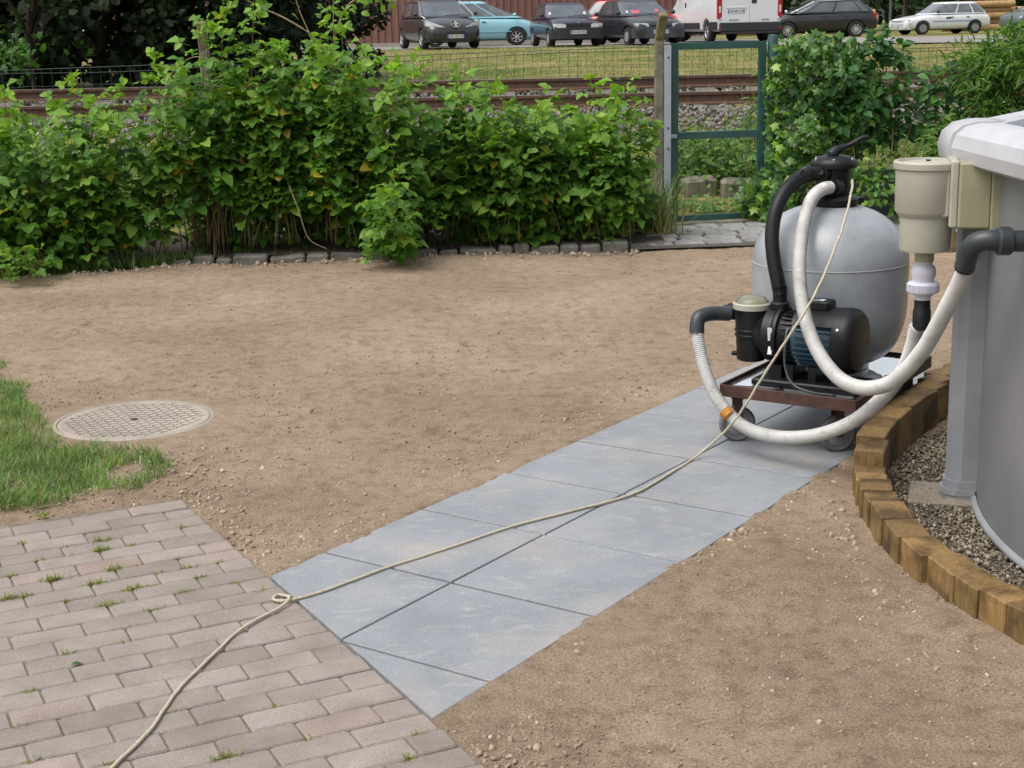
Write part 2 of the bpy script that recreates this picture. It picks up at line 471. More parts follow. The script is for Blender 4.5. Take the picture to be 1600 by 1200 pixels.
def obj(name, mesh, mat, parent=None, loc=None, rot=None):
    o = bpy.data.objects.new(name, mesh)
    COL.objects.link(o)
    if mat is not None and mesh is not None and not mesh.materials:
        mesh.materials.append(mat)
    if parent is not None: o.parent = parent
    if loc is not None: o.location = loc
    if rot is not None: o.rotation_euler = rot
    return o

def thing(name, label, cat, loc=(0, 0, 0), rz=0.0, group=None, kind=None):
    o = bpy.data.objects.new(name, None)
    COL.objects.link(o)
    o.empty_display_size = 0.1
    o.location = loc
    o.rotation_euler = (0, 0, rz)
    return tag(o, label, cat, group, kind)

def frame_from(d):
    d = Vector(d).normalized()
    up = Vector((0, 0, 1)) if abs(d.z) < 0.95 else Vector((1, 0, 0))
    a = d.cross(up).normalized()
    b = a.cross(d).normalized()
    return a, b

def smooth_path(pts, n=8):
    """Catmull-Rom through the points"""
    P = [Vector(p) for p in pts]
    P = [P[0] * 2 - P[1]] + P + [P[-1] * 2 - P[-2]]
    o = []
    for i in range(1, len(P) - 2):
        for k in range(n):
            t = k / n
            a, b, c, d = P[i - 1], P[i], P[i + 1], P[i + 2]
            o.append(0.5 * ((2 * b) + (c - a) * t + (2 * a - 5 * b + 4 * c - d) * t * t + (3 * b - a - 3 * c + d) * t ** 3))
    o.append(P[-2])
    return o

class MB:
    def __init__(self):
        self.v = []
        self.f = []
    def add(self, vs, fs):
        b = len(self.v)
        self.v += [tuple(p) for p in vs]
        self.f += [tuple(i + b for i in q) for q in fs]
        return self
    def box(self, c, s, rot=None, ch=0.0):
        """box with optional chamfered top and bottom rims"""
        hx, hy, hz = s[0] / 2, s[1] / 2, s[2] / 2
        m = (rot.to_matrix() if isinstance(rot, Euler) else rot) if rot is not None else None
        c = Vector(c)
        if ch <= 0:
            vs = [Vector((x, y, z)) for z in (-hz, hz) for x, y in ((-hx, -hy), (hx, -hy), (hx, hy), (-hx, hy))]
            fs = [(3, 2, 1, 0), (4, 5, 6, 7), (0, 1, 5, 4), (1, 2, 6, 5), (2, 3, 7, 6), (3, 0, 4, 7)]
        else:
            def ring(x, y, z):
                e = ch
                return [(-x + e, -y, z), (x - e, -y, z), (x, -y + e, z), (x, y - e, z), (x - e, y, z), (-x + e, y, z), (-x, y - e, z), (-x, -y + e, z)]
            vs = []
            for x, y, z in ((hx - ch, hy - ch, -hz), (hx, hy, -hz + ch), (hx, hy, hz - ch), (hx - ch, hy - ch, hz)):
                vs += [Vector(p) for p in ring(x, y, z)]
            fs = [tuple(range(7, -1, -1)), tuple(range(24, 32))]
            for l in range(3):
                for k in range(8):
                    fs.append((l * 8 + k, l * 8 + (k + 1) % 8, l * 8 + 8 + (k + 1) % 8, l * 8 + 8 + k))
        if m is not None: vs = [m @ p for p in vs]
        return self.add([p + c for p in vs], fs)
    def tube(self, path, r, n=8, caps=True):
        P = [Vector(p) for p in path]
        L = len(P)
        rr = r if callable(r) else (lambda t: r)
        vs, fs = [], []
        pa = None
        for i, p in enumerate(P):
            d = (P[min(i + 1, L - 1)] - P[max(i - 1, 0)])
            if d.length < 1e-9: d = Vector((0, 0, 1))
            d.normalize()
            if pa is None: a, b = frame_from(d)
            else:
                a = (pa - d * pa.dot(d))
                a = a.normalized() if a.length > 1e-6 else frame_from(d)[0]
                b = d.cross(a)
            pa = a
            q = rr(i / max(1, L - 1))
            for k in range(n):
                t = 2 * math.pi * k / n
                vs.append(p + (a * math.cos(t) + b * math.sin(t)) * q)
        for i in range(L - 1):
            for k in range(n):
                fs.append((i * n + k, i * n + (k + 1) % n, i * n + n + (k + 1) % n, i * n + n + k))
        if caps:
            fs.append(tuple(range(n - 1, -1, -1)))
            fs.append(tuple((L - 1) * n + k for k in range(n)))
        return self.add(vs, fs)
    def lathe(self, prof, n=24, c=(0, 0, 0), axis=None, caps=True):
        """prof: (radius, height) pairs turned round z (or axis) through c"""
        c = Vector(c)
        m = Vector((0, 0, 1)).rotation_difference(Vector(axis).normalized()).to_matrix() if axis is not None else None
        vs, fs = [], []
        for r, z in prof:
            for k in range(n):
                t = 2 * math.pi * k / n
                p = Vector((r * math.cos(t), r * math.sin(t), z))
                vs.append((m @ p if m else p) + c)
        L = len(prof)
        for i in range(L - 1):
            for k in range(n):
                fs.append((i * n + k, i * n + (k + 1) % n, i * n + n + (k + 1) % n, i * n + n + k))
        if caps:
            if prof[0][0] > 1e-5: fs.append(tuple(range(n - 1, -1, -1)))
            if prof[-1][0] > 1e-5: fs.append(tuple((L - 1) * n + k for k in range(n)))
        return self.add(vs, fs)
    def prism(self, poly, z0, z1, ch=0.0):
        n = len(poly)
        cx = sum(p[0] for p in poly) / n
        cy = sum(p[1] for p in poly) / n
        def inset(d):
            o = []
            for x, y in poly:
                l = math.hypot(x - cx, y - cy) + 1e-9
                k = max(0.0, 1 - d * 1.35 / l)
                o.append((cx + (x - cx) * k, cy + (y - cy) * k))
            return o
        rings = [(poly, z0), (poly, z1 - ch), (inset(ch), z1)] if ch > 0 else [(poly, z0), (poly, z1)]
        vs = [(x, y, z) for ring, z in rings for x, y in ring]
        fs = [tuple(range(n - 1, -1, -1)), tuple(range((len(rings) - 1) * n, len(rings) * n))]
        for l in range(len(rings) - 1):
            for k in range(n):
                fs.append((l * n + k, l * n + (k + 1) % n, l * n + n + (k + 1) % n, l * n + n + k))
        return self.add(vs, fs)
    def sweep(self, path, prof, closed=False):
        """prof in (side, up); path horizontal-ish points"""
        P = [Vector(p) for p in path]
        L, n = len(P), len(prof)
        vs, fs = [], []
        for i, p in enumerate(P):
            if closed: d = P[(i + 1) % L] - P[i - 1]
            else: d = P[min(i + 1, L - 1)] - P[max(i - 1, 0)]
            d.z = 0
            d.normalize()
            s = Vector((d.y, -d.x, 0))
            for a, b in prof: vs.append(p + s * a + Vector((0, 0, b)))
        for i in range(L if closed else L - 1):
            j = (i + 1) % L
            for k in range(n):
                fs.append((i * n + k, j * n + k, j * n + (k + 1) % n, i * n + (k + 1) % n))
        if not closed:
            fs.append(tuple(range(n)))
            fs.append(tuple((L - 1) * n + k for k in range(n - 1, -1, -1)))
        return self.add(vs, fs)
    def mesh(self, name, smooth=False, fix=True):
        me = bpy.data.meshes.new(name)
        me.from_pydata(self.v, [], self.f)
        if fix:
            b = bmesh.new(); b.from_mesh(me)
            bmesh.ops.recalc_face_normals(b, faces=b.faces)
            b.to_mesh(me); b.free()
        if smooth is True:
            me.polygons.foreach_set('use_smooth', [True] * len(me.polygons))
        elif smooth:
            me.polygons.foreach_set('use_smooth', [True] * len(me.polygons))
            me.set_sharp_from_angle(angle=R(smooth))
        me.update()
        return me
    def build(self, name, mat, parent=None, smooth=False, loc=None, rot=None):
        return obj(name, self.mesh(name, smooth), mat, parent, loc, rot)

def arr_mesh(name, V, faces, smooth=False):
    """V (n,3) array; faces: list of int arrays (m,k)"""
    me = bpy.data.meshes.new(name)
    V = np.ascontiguousarray(V, dtype=np.float32)
    me.vertices.add(len(V))
    me.vertices.foreach_set('co', V.ravel())
    loops = np.concatenate([f.ravel() for f in faces]).astype(np.int32)
    tot = np.concatenate([np.full(len(f), f.shape[1]) for f in faces]).astype(np.int32)
    st = np.concatenate([[0], np.cumsum(tot)[:-1]]).astype(np.int32)
    me.loops.add(len(loops))
    me.loops.foreach_set('vertex_index', loops)
    me.polygons.add(len(tot))
    me.polygons.foreach_set('loop_start', st)
    me.polygons.foreach_set('loop_total', tot)
    if smooth: me.polygons.foreach_set('use_smooth', np.ones(len(tot), dtype=bool))
    me.update(calc_edges=True)
    me.validate()
    return me

def scatter(name, tmpl, pos, mats):
    """copies of tmpl=(verts, faces) at pos with 3x3 mats, one mesh"""
    tv, tf = tmpl
    tv = np.asarray(tv, dtype=np.float64)
    N, k = len(pos), len(tv)
    V = np.einsum('nij,kj->nki', mats, tv) + pos[:, None, :]
    by = {}
    for f in tf: by.setdefault(len(f), []).append(f)
    F = []
    for s, fl in by.items():
        a = np.asarray(fl)[None] + (np.arange(N) * k)[:, None, None]
        F.append(a.reshape(-1, s))
    return arr_mesh(name, V.reshape(-1, 3), F)

def nrm(a): return a / (np.linalg.norm(a, axis=-1, keepdims=True) + 1e-9)
def leaf_mats(d, n, s):
    """tip direction d, normal hint n, scale s"""
    d = nrm(d)
    side = nrm(np.cross(d, n))
    nn = np.cross(side, d)
    return np.stack([side, d, nn], axis=-1) * np.asarray(s)[:, None, None]
def rand_rot(N, s):
    q = RNG.normal(size=(N, 4)); q /= np.linalg.norm(q, axis=1, keepdims=True)
    a, b, c, d = q.T
    m = np.stack([np.stack([1 - 2 * (c * c + d * d), 2 * (b * c - a * d), 2 * (b * d + a * c)], -1),
                  np.stack([2 * (b * c + a * d), 1 - 2 * (b * b + d * d), 2 * (c * d - a * b)], -1),
                  np.stack([2 * (b * d - a * c), 2 * (c * d + a * b), 1 - 2 * (b * b + c * c)], -1)], -2)
    return m * np.asarray(s)[:, None, None] if np.ndim(s) == 1 else m * s[:, None, :]

def vnoise(x, y, f, seed):
    r = np.random.default_rng(seed).random((257, 257))
    X, Y = x * f + 1000.3, y * f + 1000.7
    xi, yi = np.floor(X).astype(int), np.floor(Y).astype(int)
    u, v = X - xi, Y - yi
    u, v = u * u * (3 - 2 * u), v * v * (3 - 2 * v)
    a, b = r[xi % 256, yi % 256], r[(xi + 1) % 256, yi % 256]
    c, d = r[xi % 256, (yi + 1) % 256], r[(xi + 1) % 256, (yi + 1) % 256]
    return (a * (1 - u) + b * u) * (1 - v) + (c * (1 - u) + d * u) * v - 0.5

# leaf templates --------------------------------------------------
def leaflet(l, w_, x0=0, y0=0, ang=0.0, fold=0.12, droop=0.15):
    v = [(0, 0, 0), (-0.34 * w_, 0.22 * l, fold * w_), (-0.5 * w_, 0.48 * l, fold * w_ * 1.2), (-0.30 * w_, 0.78 * l, -droop * l * 0.3),
         (0, l, -droop * l), (0.30 * w_, 0.78 * l, -droop * l * 0.3), (0.5 * w_, 0.48 * l, fold * w_ * 1.2), (0.34 * w_, 0.22 * l, fold * w_),
         (0, 0.48 * l, -0.02 * l)]
    c, s = math.cos(ang), math.sin(ang)
    v = [(x * c - y * s + x0, x * s + y * c + y0, z) for x, y, z in v]
    return v, [(0, 8, 2, 1), (8, 4, 3, 2), (0, 7, 6, 8), (8, 6, 5, 4)]
def combine(parts):
    V, F = [], []
    for v, f in parts:
        b = len(V)
        V += v
        F += [tuple(i + b for i in q) for q in f]
    return V, F
T_RASP = [combine([leaflet(0.082, 0.066, 0, 0.030), leaflet(0.064, 0.052, -0.004, 0.022, 1.15), leaflet(0.064, 0.052, 0.004, 0.022, -1.15),
                   ([(-0.0012, -0.03, 0), (0.0012, -0.03, 0), (0.0012, 0.035, -0.002), (-0.0012, 0.035, -0.002)], [(0, 1, 2, 3)])]),
          combine([leaflet(0.095, 0.072, 0, 0.034, 0.08, 0.16, 0.28), leaflet(0.066, 0.05, -0.004, 0.022, 1.3, 0.1, 0.3), leaflet(0.06, 0.05, 0.004, 0.024, -1.0, 0.15, 0.2),
                   ([(-0.0012, -0.03, 0), (0.0012, -0.03, 0), (0.0012, 0.035, -0.002), (-0.0012, 0.035, -0.002)], [(0, 1, 2, 3)])])]
T_SIMPLE = leaflet(1.0, 0.62)
T_NARROW = leaflet(1.0, 0.24, fold=0.2, droop=0.25)
T_QUAD = ([(-0.4, 0, 0), (0.0, -0.15, 0.05), (0.4, 0.1, 0), (0.15, 0.9, -0.1), (-0.25, 0.8, -0.05)], [(0, 1, 2, 3, 4)])
T_IVY = ([(0, 0.42, 0.06), (0, 0, 0), (-0.42, 0.0, -0.05), (-0.28, 0.30, 0.0), (-0.52, 0.56, -0.06), (-0.20, 0.60, 0.0), (0, 1.0, -0.12),
          (0.20, 0.60, 0.0), (0.52, 0.56, -0.06), (0.28, 0.30, 0.0), (0.42, 0.0, -0.05)],
         [(0, i, i + 1) for i in range(1, 10)] + [(0, 10, 1)])
T_BLADE = ([(-0.5, 0, 0), (0.5, 0, 0), (0.36, 0.5, 0.10), (-0.36, 0.5, 0.10), (0, 1.0, 0.42)], [(0, 1, 2, 3), (3, 2, 4)])
_ico = bmesh.new(); bmesh.ops.create_icosphere(_ico, subdivisions=1, radius=1.0)
_iv = [tuple(v.co) for v in _ico.verts]; _if = [tuple(v.index for v in f.verts) for f in _ico.faces]
_ico.free()
def poolwall_mat():
    m, t, bs = nodes('pool_steel')
    n = noise(t, 3.0, 6, 0.65)
    c = ramp(t, n.outputs[0], [(0.35, (0.160, 0.160, 0.166)), (0.65, (0.20, 0.20, 0.206))]).outputs[0]
    st = noise(t, 26, 7, 0.75)
    d = ramp(t, st.outputs[0], [(0.62, (1, 1, 1)), (0.74, (0.80, 0.77, 0.70))]).outputs[0]
    c = mixc(t, c, d, 1.0, 'MULTIPLY')
    t.links.new(c, bs.inputs['Base Color'])
    bs.inputs['Roughness'].default_value = 0.42
    bump(t, bs, noise(t, 55, 3).outputs[0], 0.22, 0.004)
    return m
M['poolwall'] = poolwall_mat()
def rock(seed):
    r = random.Random(seed)
    return [tuple(c * r.uniform(0.72, 1.15) for c in [p[0] * 1, p[1], p[2]]) if False else tuple(c * k for c in p) for p in _iv for k in [r.uniform(0.45, 1.4)]], _if

def blades(name, mat, P, h, wd, lean=0.35, parent=None):
    """grass blades at base points P (n,3)"""
    N = len(P)
    az = RNG.uniform(0, 2 * np.pi, N)
    ln = np.abs(RNG.normal(0, lean, N))
    d = np.stack([np.cos(az) * np.sin(ln), np.sin(az) * np.sin(ln), np.cos(ln)], -1)
    n = np.stack([np.cos(az), np.sin(az), np.zeros(N)], -1) + RNG.normal(0, 0.3, (N, 3))
    d = nrm(d); side = nrm(np.cross(d, n)); nn = np.cross(side, d)
    hh = h * RNG.uniform(0.5, 1.25, N)
    mats = np.stack([side * wd, d * hh[:, None], nn * hh[:, None]], -1)
    me = scatter(name, T_BLADE, P, mats)
    return obj(name, me, mat, parent)
# ================================================================== THE SETTING
def terr(x, y):
    """height of the land: garden, railway bank, canted track bed, verge, car park"""
    ys = np.array([-60, 10.9, 12.2, 12.9, 14.3, 16.2, 16.6, 19.0, 19.6, 21.5, 30, 42, 54, 59, 64, 900])
    zs = np.array([-0.12, -0.12, 0.0, 0.10, 0.42, 0.58, 0.60, 0.76, 0.70, 0.66, 0.80, 0.895, 0.895, 0.83, 0.80, 0.80])
    z = np.interp(y, ys, zs)
    return z
gx = np.concatenate([np.linspace(-400, -30, 14), np.linspace(-28, 28, 113), np.linspace(30, 400, 14)])
gy = np.concatenate([np.linspace(-60, 8, 8), np.linspace(9, 22, 66), np.linspace(22.6, 46, 40), np.geomspace(48, 900, 22)])
GX, GY = np.meshgrid(gx, gy)
GZ = terr(GX, GY) + np.where((GY > 12.6) & (GY < 44), vnoise(GX, GY, 1.3, 3) * 0.06 + vnoise(GX, GY, 4.1, 4) * 0.03, 0) * np.where((GY > 16.2) & (GY < 19.3), 0.2, 1)
def grid_faces(nr, nc):
    i = np.arange(nr - 1)[:, None] * nc + np.arange(nc - 1)[None]
    return np.stack([i, i + 1, i + nc + 1, i + nc], -1).reshape(-1, 4)
g = obj('ground', arr_mesh('ground', np.stack([GX, GY, GZ], -1).reshape(-1, 3), [grid_faces(*GX.shape)], True), M['ground'])
tag(g, kind='structure')

# --- path frame: u across (slab widths), v along
EA = Vector((0.8211, -0.5707)); EP = Vector((0.5707, 0.8211))
def PU(u, v): return Vector((0.236, 4.7825)) + EA * (0.5 * (u - 1)) + EP * (0.5 * (v - 2.5))
# --- patio frame: row joint anchor on the patio's straight edge
PC = Vector((-0.463, 3.741))
PE = Vector((math.cos(R(-61.3)), math.sin(R(-61.3))))
PR = Vector((math.cos(R(25.6)), math.sin(R(25.6))))
PN = Vector((-PE.y, PE.x))            # away from the patio, into the soil
MAN = Vector((-1.605, 6.165)); MANR = 0.335
POOL = Vector((3.27, 4.38)); PRAD = 1.77

# --- soil
ys_, yy = [], 2.2
while yy < 11.4:
    ys_.append(yy); yy += 0.0058 * yy
ys_ = np.array(ys_); xs_ = np.arange(-4.6, 3.9, 0.0135)
SX, SY = np.meshgrid(xs_, ys_)
def curb_y(x): return 10.80 + 0.10 * (np.asarray(x) - 0.0) - np.where(np.asarray(x) < -2.3, (np.asarray(x) + 2.3) * -0.35, 0)
_rk = random.Random(12)
RAKE = ()
for _ in range(26):
    _x, _y, _a, _l = _rk.uniform(-2.6, 1.6), _rk.uniform(4.6, 10.2), _rk.gauss(0.18, 0.35), _rk.uniform(0.25, 0.9)
    RAKE += ((_x, _y, _x + math.cos(_a) * _l, _y + math.sin(_a) * _l, _rk.uniform(0.012, 0.035), _rk.uniform(0.004, 0.013)),)
for _ in range(7):
    _x, _y, _a, _l = _rk.uniform(0.2, 1.0), _rk.uniform(3.0, 4.4), _rk.gauss(0.5, 0.5), _rk.uniform(0.1, 0.4)
    RAKE += ((_x, _y, _x + math.cos(_a) * _l, _y + math.sin(_a) * _l, _rk.uniform(0.010, 0.02), _rk.uniform(0.003, 0.007)),)
def soil_z(x, y):
    z = -0.016 + vnoise(x, y, 0.7, 21) * 0.035 + vnoise(x, y, 2.3, 22) * 0.022 + vnoise(x * 0.7 + y * 0.25, y * 1.6 - x * 0.2, 5.5, 23) * 0.016
    z = z + vnoise(x, y, 17, 24) * 0.009 + np.maximum(0, vnoise(x, y, 38, 25)) * 0.010
    # raked furrows
    for (ax, ay, bx, by, wd, dp) in RAKE + ((-3.6, 8.55, -1.9, 9.05, 0.03, 0.020), (-3.4, 7.9, -2.0, 8.2, 0.04, 0.014), (-0.2, 7.6, 0.9, 7.75, 0.04, 0.014),
                                     (-2.3, 7.3, -1.3, 7.55, 0.03, 0.012), (0.3, 8.6, 1.2, 8.7, 0.03, 0.012), (-0.9, 6.5, -0.1, 6.75, 0.03, 0.012), (0.35, 4.1, 1.0, 4.0, 0.03, 0.008)):
        dx, dy = bx - ax, by - ay
        l2 = dx * dx + dy * dy
        t = np.clip(((x - ax) * dx + (y - ay) * dy) / l2, 0, 1)
        d = np.hypot(x - ax - t * dx, y - ay - t * dy) + vnoise(x, y, 6, 31) * 0.05
        z = z - dp * np.exp(-(d / wd) ** 2) + dp * 0.8 * np.exp(-((d - 1.8 * wd) / wd) ** 2)
    return z
SZ = soil_z(SX, SY)
# keep it under the slabs, the patio, the cover and the gravel
rx, ry = SX - 0.236, SY - 4.7825
uu = (rx * EA.x + ry * EA.y) / 0.5 + 1
vv = (rx * EP.x + ry * EP.y) / 0.5 + 2.5
spill = np.clip(vnoise(SX, SY, 9, 41) * 0.10 + vnoise(SX, SY, 2.5, 42) * 0.07 + 0.018, 0.004, 0.09)
onslab = (uu > spill) & (uu < 2 - spill) & (vv < 8.2) & (vv > -1.2)
edgew = np.exp(-(np.maximum(0, np.maximum(-uu, uu - 2)) / 0.25) ** 2) * (vv > -1.5) * (vv < 8.2)
SZ = SZ * (1 - 0.85 * edgew) + 0.0035 * edgew
SZ = np.where(onslab, np.minimum(SZ, -0.010), SZ)
pd = (SX - PC.x) * PN.x + (SY - PC.y) * PN.y
pe = (SX - PC.x) * PE.x + (SY - PC.y) * PE.y
onpat = (pd < 0.0) & (pe > -1.56)
SZ = np.where(onpat, np.minimum(SZ, -0.008), SZ)
SZ = np.where((pd < -0.05) & (pe > -1.48), -0.05, SZ)
mdist = np.hypot(SX - MAN.x, SY - MAN.y)
mw = np.exp(-(np.maximum(0, mdist - MANR) / 0.12) ** 2)
SZ = SZ * (1 - 0.92 * mw) + 0.001 * mw
SZ = np.where(np.hypot(SX - MAN.x, SY - MAN.y) < MANR - 0.02, np.minimum(SZ, -0.006), SZ)
pr = np.hypot(SX - POOL.x, SY - POOL.y)
SZ = np.where(pr < 2.06, -0.10, SZ)
SZ = SZ - np.clip((SY - curb_y(SX)) * 0.6, 0, 0.08) * (SX < 1.1)
s_ = obj('soil', arr_mesh('soil', np.stack([SX, SY, SZ], -1).reshape(-1, 3), [grid_faces(*SX.shape)], True), M['soil'])
tag(s_, kind='structure')

# clods and grit lying on the soil
def on_soil(n, pick):
    P = []
    while len(P) < n:
        p = pick()
        x, y = p
        r_ = Vector((x - 0.236, y - 4.7825))
        u, v = r_.dot(EA) / 0.5 + 1, r_.dot(EP) / 0.5 + 2.5
        if -0.02 < u < 2.02 and -1.2 < v < 8: continue
        q = Vector((x, y)) - PC
        if q.dot(PN) < 0.01 and q.dot(PE) > -1.5: continue
        if math.hypot(x - MAN.x, y - MAN.y) < MANR + 0.02: continue
        if math.hypot(x - POOL.x, y - POOL.y) < 2.2: continue
        if y > float(curb_y(x)) - 0.02: continue
        P.append(p)
    return np.array(P)
def pk_any():
    y = 2.6 + 8.2 * random.random() ** 1.4
    return random.uniform(-0.36 * y, 0.42 * y), y
def pk_right():
    v = random.uniform(-1.0, 5.2)
    p = PU(2.0 + abs(random.gauss(0.02, 0.10)), v)
    return p.x, p.y
def pk_left():
    v = random.uniform(0.3, 6.5)
    p = PU(-abs(random.gauss(0.04, 0.35)), v)
    return p.x, p.y
def pk_patio():
    p = PC + PE * random.uniform(-1.6, 0.9) + PN * abs(random.gauss(0, 0.12))
    return p.x, p.y
def pk_man():
    a = random.uniform(0, 6.28); r_ = MANR + 0.03 + abs(random.gauss(0, 0.25))
    return MAN.x + math.cos(a) * r_, MAN.y + math.sin(a) * r_
def pk_lawn():
    return random.gauss(-1.35, 0.25), random.gauss(5.45, 0.25)
def pk_curb():
    x = random.uniform(-3.8, 1.0)
    return x, float(curb_y(x)) - abs(random.gauss(0.02, 0.09)) - 0.03
def pk_timber():
    a = R(random.uniform(165, 225)); r_ = 2.2 + abs(random.gauss(0, 0.10))
    return POOL.x + math.cos(a) * r_, POOL.y + math.sin(a) * r_
sets = [(pk_any, 7000, 0.002, 0.0055), (pk_right, 600, 0.002, 0.010), (pk_left, 900, 0.002, 0.008), (pk_patio, 500, 0.002, 0.009), (pk_man, 500, 0.002, 0.007),
        (pk_lawn, 400, 0.002, 0.009), (pk_curb, 420, 0.004, 0.020), (pk_timber, 300, 0.002, 0.010), (pk_any, 22, 0.006, 0.012)]
PP, SS = [], []
for pk, n, a, b in sets:
    PP.append(on_soil(n, pk)); SS.append(a + (b - a) * RNG.random(n) ** 2.2)
PP = np.concatenate(PP); SS = np.concatenate(SS)
pz = soil_z(PP[:, 0], PP[:, 1]) * 0.8 - 0.001 + SS * 0.15
sc3 = SS[:, None] * RNG.uniform(0.5, 1.35, (len(SS), 3))
cl = obj('soil_clods', scatter('soil_clods', rock(5), np.column_stack([PP, pz]), rand_rot(len(SS), sc3)), M['clod'])
tag(cl, 'loose crumbs of earth and pale grit scattered over the bare soil', 'soil', kind='stuff')

# --- patio of brick pavers
pat = MB()
c0, c1 = PC + PE * -1.5, PC + PE * 1.4
pat.add([(*c0, -0.0055), (*c1, -0.0055), (*(c1 - PR * 3.2), -0.0055), (*(c0 - PR * 2.6), -0.0055)], [(0, 3, 2, 1)])
patio = pat.build('patio', M['jointsand'])
tag(patio, kind='structure')
def paver(len_, wid):
    sk = 0.5 * math.tan(R(3.1))      # rows are laid a touch out of square
    b = MB().box((0, 0, 0), (len_, wid, 0.06), ch=0.0042)
    return b.mesh('brick')
BF, BH = paver(0.1892, 0.0937), paver(0.0927, 0.0937)
BF.materials.append(M['brick']); BH.materials.append(M['brick'])
PROW = Vector((-PR.y, PR.x))
rowp = 0.0975 * abs(PE.dot(PROW))
nb = 0
far = MB()
for k in range(-15, 14):
    start = PC + PE * (0.0975 * (k + 0.5))
    half = (k % 2 == 0)
    x = 0.0
    j = 0
    while True:
        L = 0.0965 if (half and j == 0) else 0.193
        c = start - PR * (x + L / 2)
        x += L
        j += 1
        if c.x < -0.37 * c.y - 0.24 or c.y < 2.55 or nb > 299:
            if c.x < -3.1 or c.y < 1.2: break
            far.box((c.x, c.y, -0.030 + random.gauss(0, 0.001)), (L - 0.0038, 0.0937, 0.06), Euler((0, 0, R(25.6))), 0.0042)
            continue
        b = obj('brick', BH if L < 0.15 else BF, None, patio,
                (c.x, c.y, -0.030 + random.gauss(0, 0.0013)), (random.gauss(0, 0.004), random.gauss(0, 0.003), R(25.6) + random.gauss(0, 0.006)))
        nb += 1
tag(far.build('brick', M['brick'], patio), kind='stuff')

# --- slab path
def clip(poly, n, d):
    o = []
    for i in range(len(poly)):
        a, b = poly[i], poly[(i + 1) % len(poly)]
        da, db = a.dot(n) - d, b.dot(n) - d
        if da >= 0: o.append(a)
        if (da >= 0) != (db >= 0): o.append(a + (b - a) * (da / (da - db)))
    return o
bed = MB()
pp = [PU(0.06, 0.62), PU(1.94, -0.30), PU(1.94, 7.55), PU(0.06, 7.55)]
bed.add([(*p, -0.0075) for p in pp], [(0, 1, 2, 3)])
path = bed.build('path', M['grit'])
tag(path, kind='structure')
J = 0.006 / 0.5
for iv in range(-1, 8):
    for iu in range(2):
        poly = [PU(iu + J * .55, iv + J), PU(iu + 1 - J * .55, iv + J), PU(iu + 1 - J * .55, iv + 1 - J), PU(iu + J * .55, iv + 1 - J)]
        if iv == 7: poly = [PU(iu + J, iv + J), PU(iu + 1 - J, iv + J), PU(iu + 1 - J, iv + 0.55), PU(iu + J, iv + 0.55)]
        poly = clip(poly, PN, PC.dot(PN) + 0.004)
        if len(poly) < 3: continue
        cx = sum((p.x for p in poly)) / len(poly); cy = sum((p.y for p in poly)) / len(poly)
        b = MB().prism([(p.x - cx, p.y - cy) for p in poly], -0.038, 0.0, 0.0022)
        b.build('slab', M['slab'], path, loc=(cx, cy, 0.0015 + random.gauss(0, 0.0006)), rot=(random.gauss(0, 0.0010), random.gauss(0, 0.0010), 0))

# --- gravel bed round the pool and its stones
gr = MB()
N_ = 60
A0, A1 = R(100), R(250)
vs, fs = [], []
for k in range(N_ + 1):
    a = A0 + (A1 - A0) * k / N_
    for r_ in (1.6, 2.14):
        vs.append((POOL.x + math.cos(a) * r_, POOL.y + math.sin(a) * r_, -0.018))
for k in range(N_): fs.append((2 * k, 2 * k + 1, 2 * k + 3, 2 * k + 2))
gr.add(vs, fs)
tag(gr.build('gravel_bed', M['bedding']), kind='structure')
n = 16000
a = R(118) + (R(232) - R(118)) * RNG.random(n); r_ = np.sqrt(RNG.uniform(1.74 ** 2, 2.14 ** 2, n))
sz = 0.003 + 0.008 * RNG.random(n) ** 2.8
P = np.column_stack([POOL.x + np.cos(a) * r_, POOL.y + np.sin(a) * r_, -0.016 + sz * 0.4 + 0.012 * RNG.random(n)])
tag(obj('gravel', scatter('gravel', rock(9), P, rand_rot(n, sz[:, None] * RNG.uniform(0.6, 1.2, (n, 3)))), M['gravel']),
    'pale grey crushed gravel between the timber edging and the pool', 'gravel', kind='stuff')

# --- timber edging, upright blocks set in an arc
te = thing('timber_edging', 'curved edging of upright brown timber blocks round the gravel by the pool', 'edging', (1.15, 4.4, 0))
def tim_r(deg): return float(np.interp(deg, [120, 128, 138, 147, 158, 170, 182, 196, 215], [2.37, 2.33, 2.22, 2.19, 2.185, 2.16, 2.13, 2.10, 2.10]))
deg = 122.0
rr = random.Random(4)
blocks = []
while deg < 206:
    wdt = 0.165 if deg > 168 else (0.13 if deg > 160 else 0.17)
    if rr.random() < 0.35: wdt *= 0.72
    step = math.degrees(wdt / tim_r(deg))
    blocks.append((deg + step / 2, wdt))
    deg += step
for deg, wdt in blocks:
    top = 0.150 if deg < 160.5 else (0.140 if deg < 161.5 else (0.088 if deg < 166 else 0.092 + rr.uniform(-0.006, 0.006)))
    rm = tim_r(deg) - 0.052
    a = R(deg)
    m = MB().box((0, 0, (top - 0.25) / 2), (0.104, wdt - 0.004, top + 0.25), ch=0.004)
    m.build('block', M['timber'], te, loc=(POOL.x + math.cos(a) * rm - 1.15 + rr.uniform(-.004, .004), POOL.y + math.sin(a) * rm - 4.4, 0), rot=(rr.uniform(-.012, .012), rr.uniform(-.015, .015), a + rr.uniform(-.02, .02)))

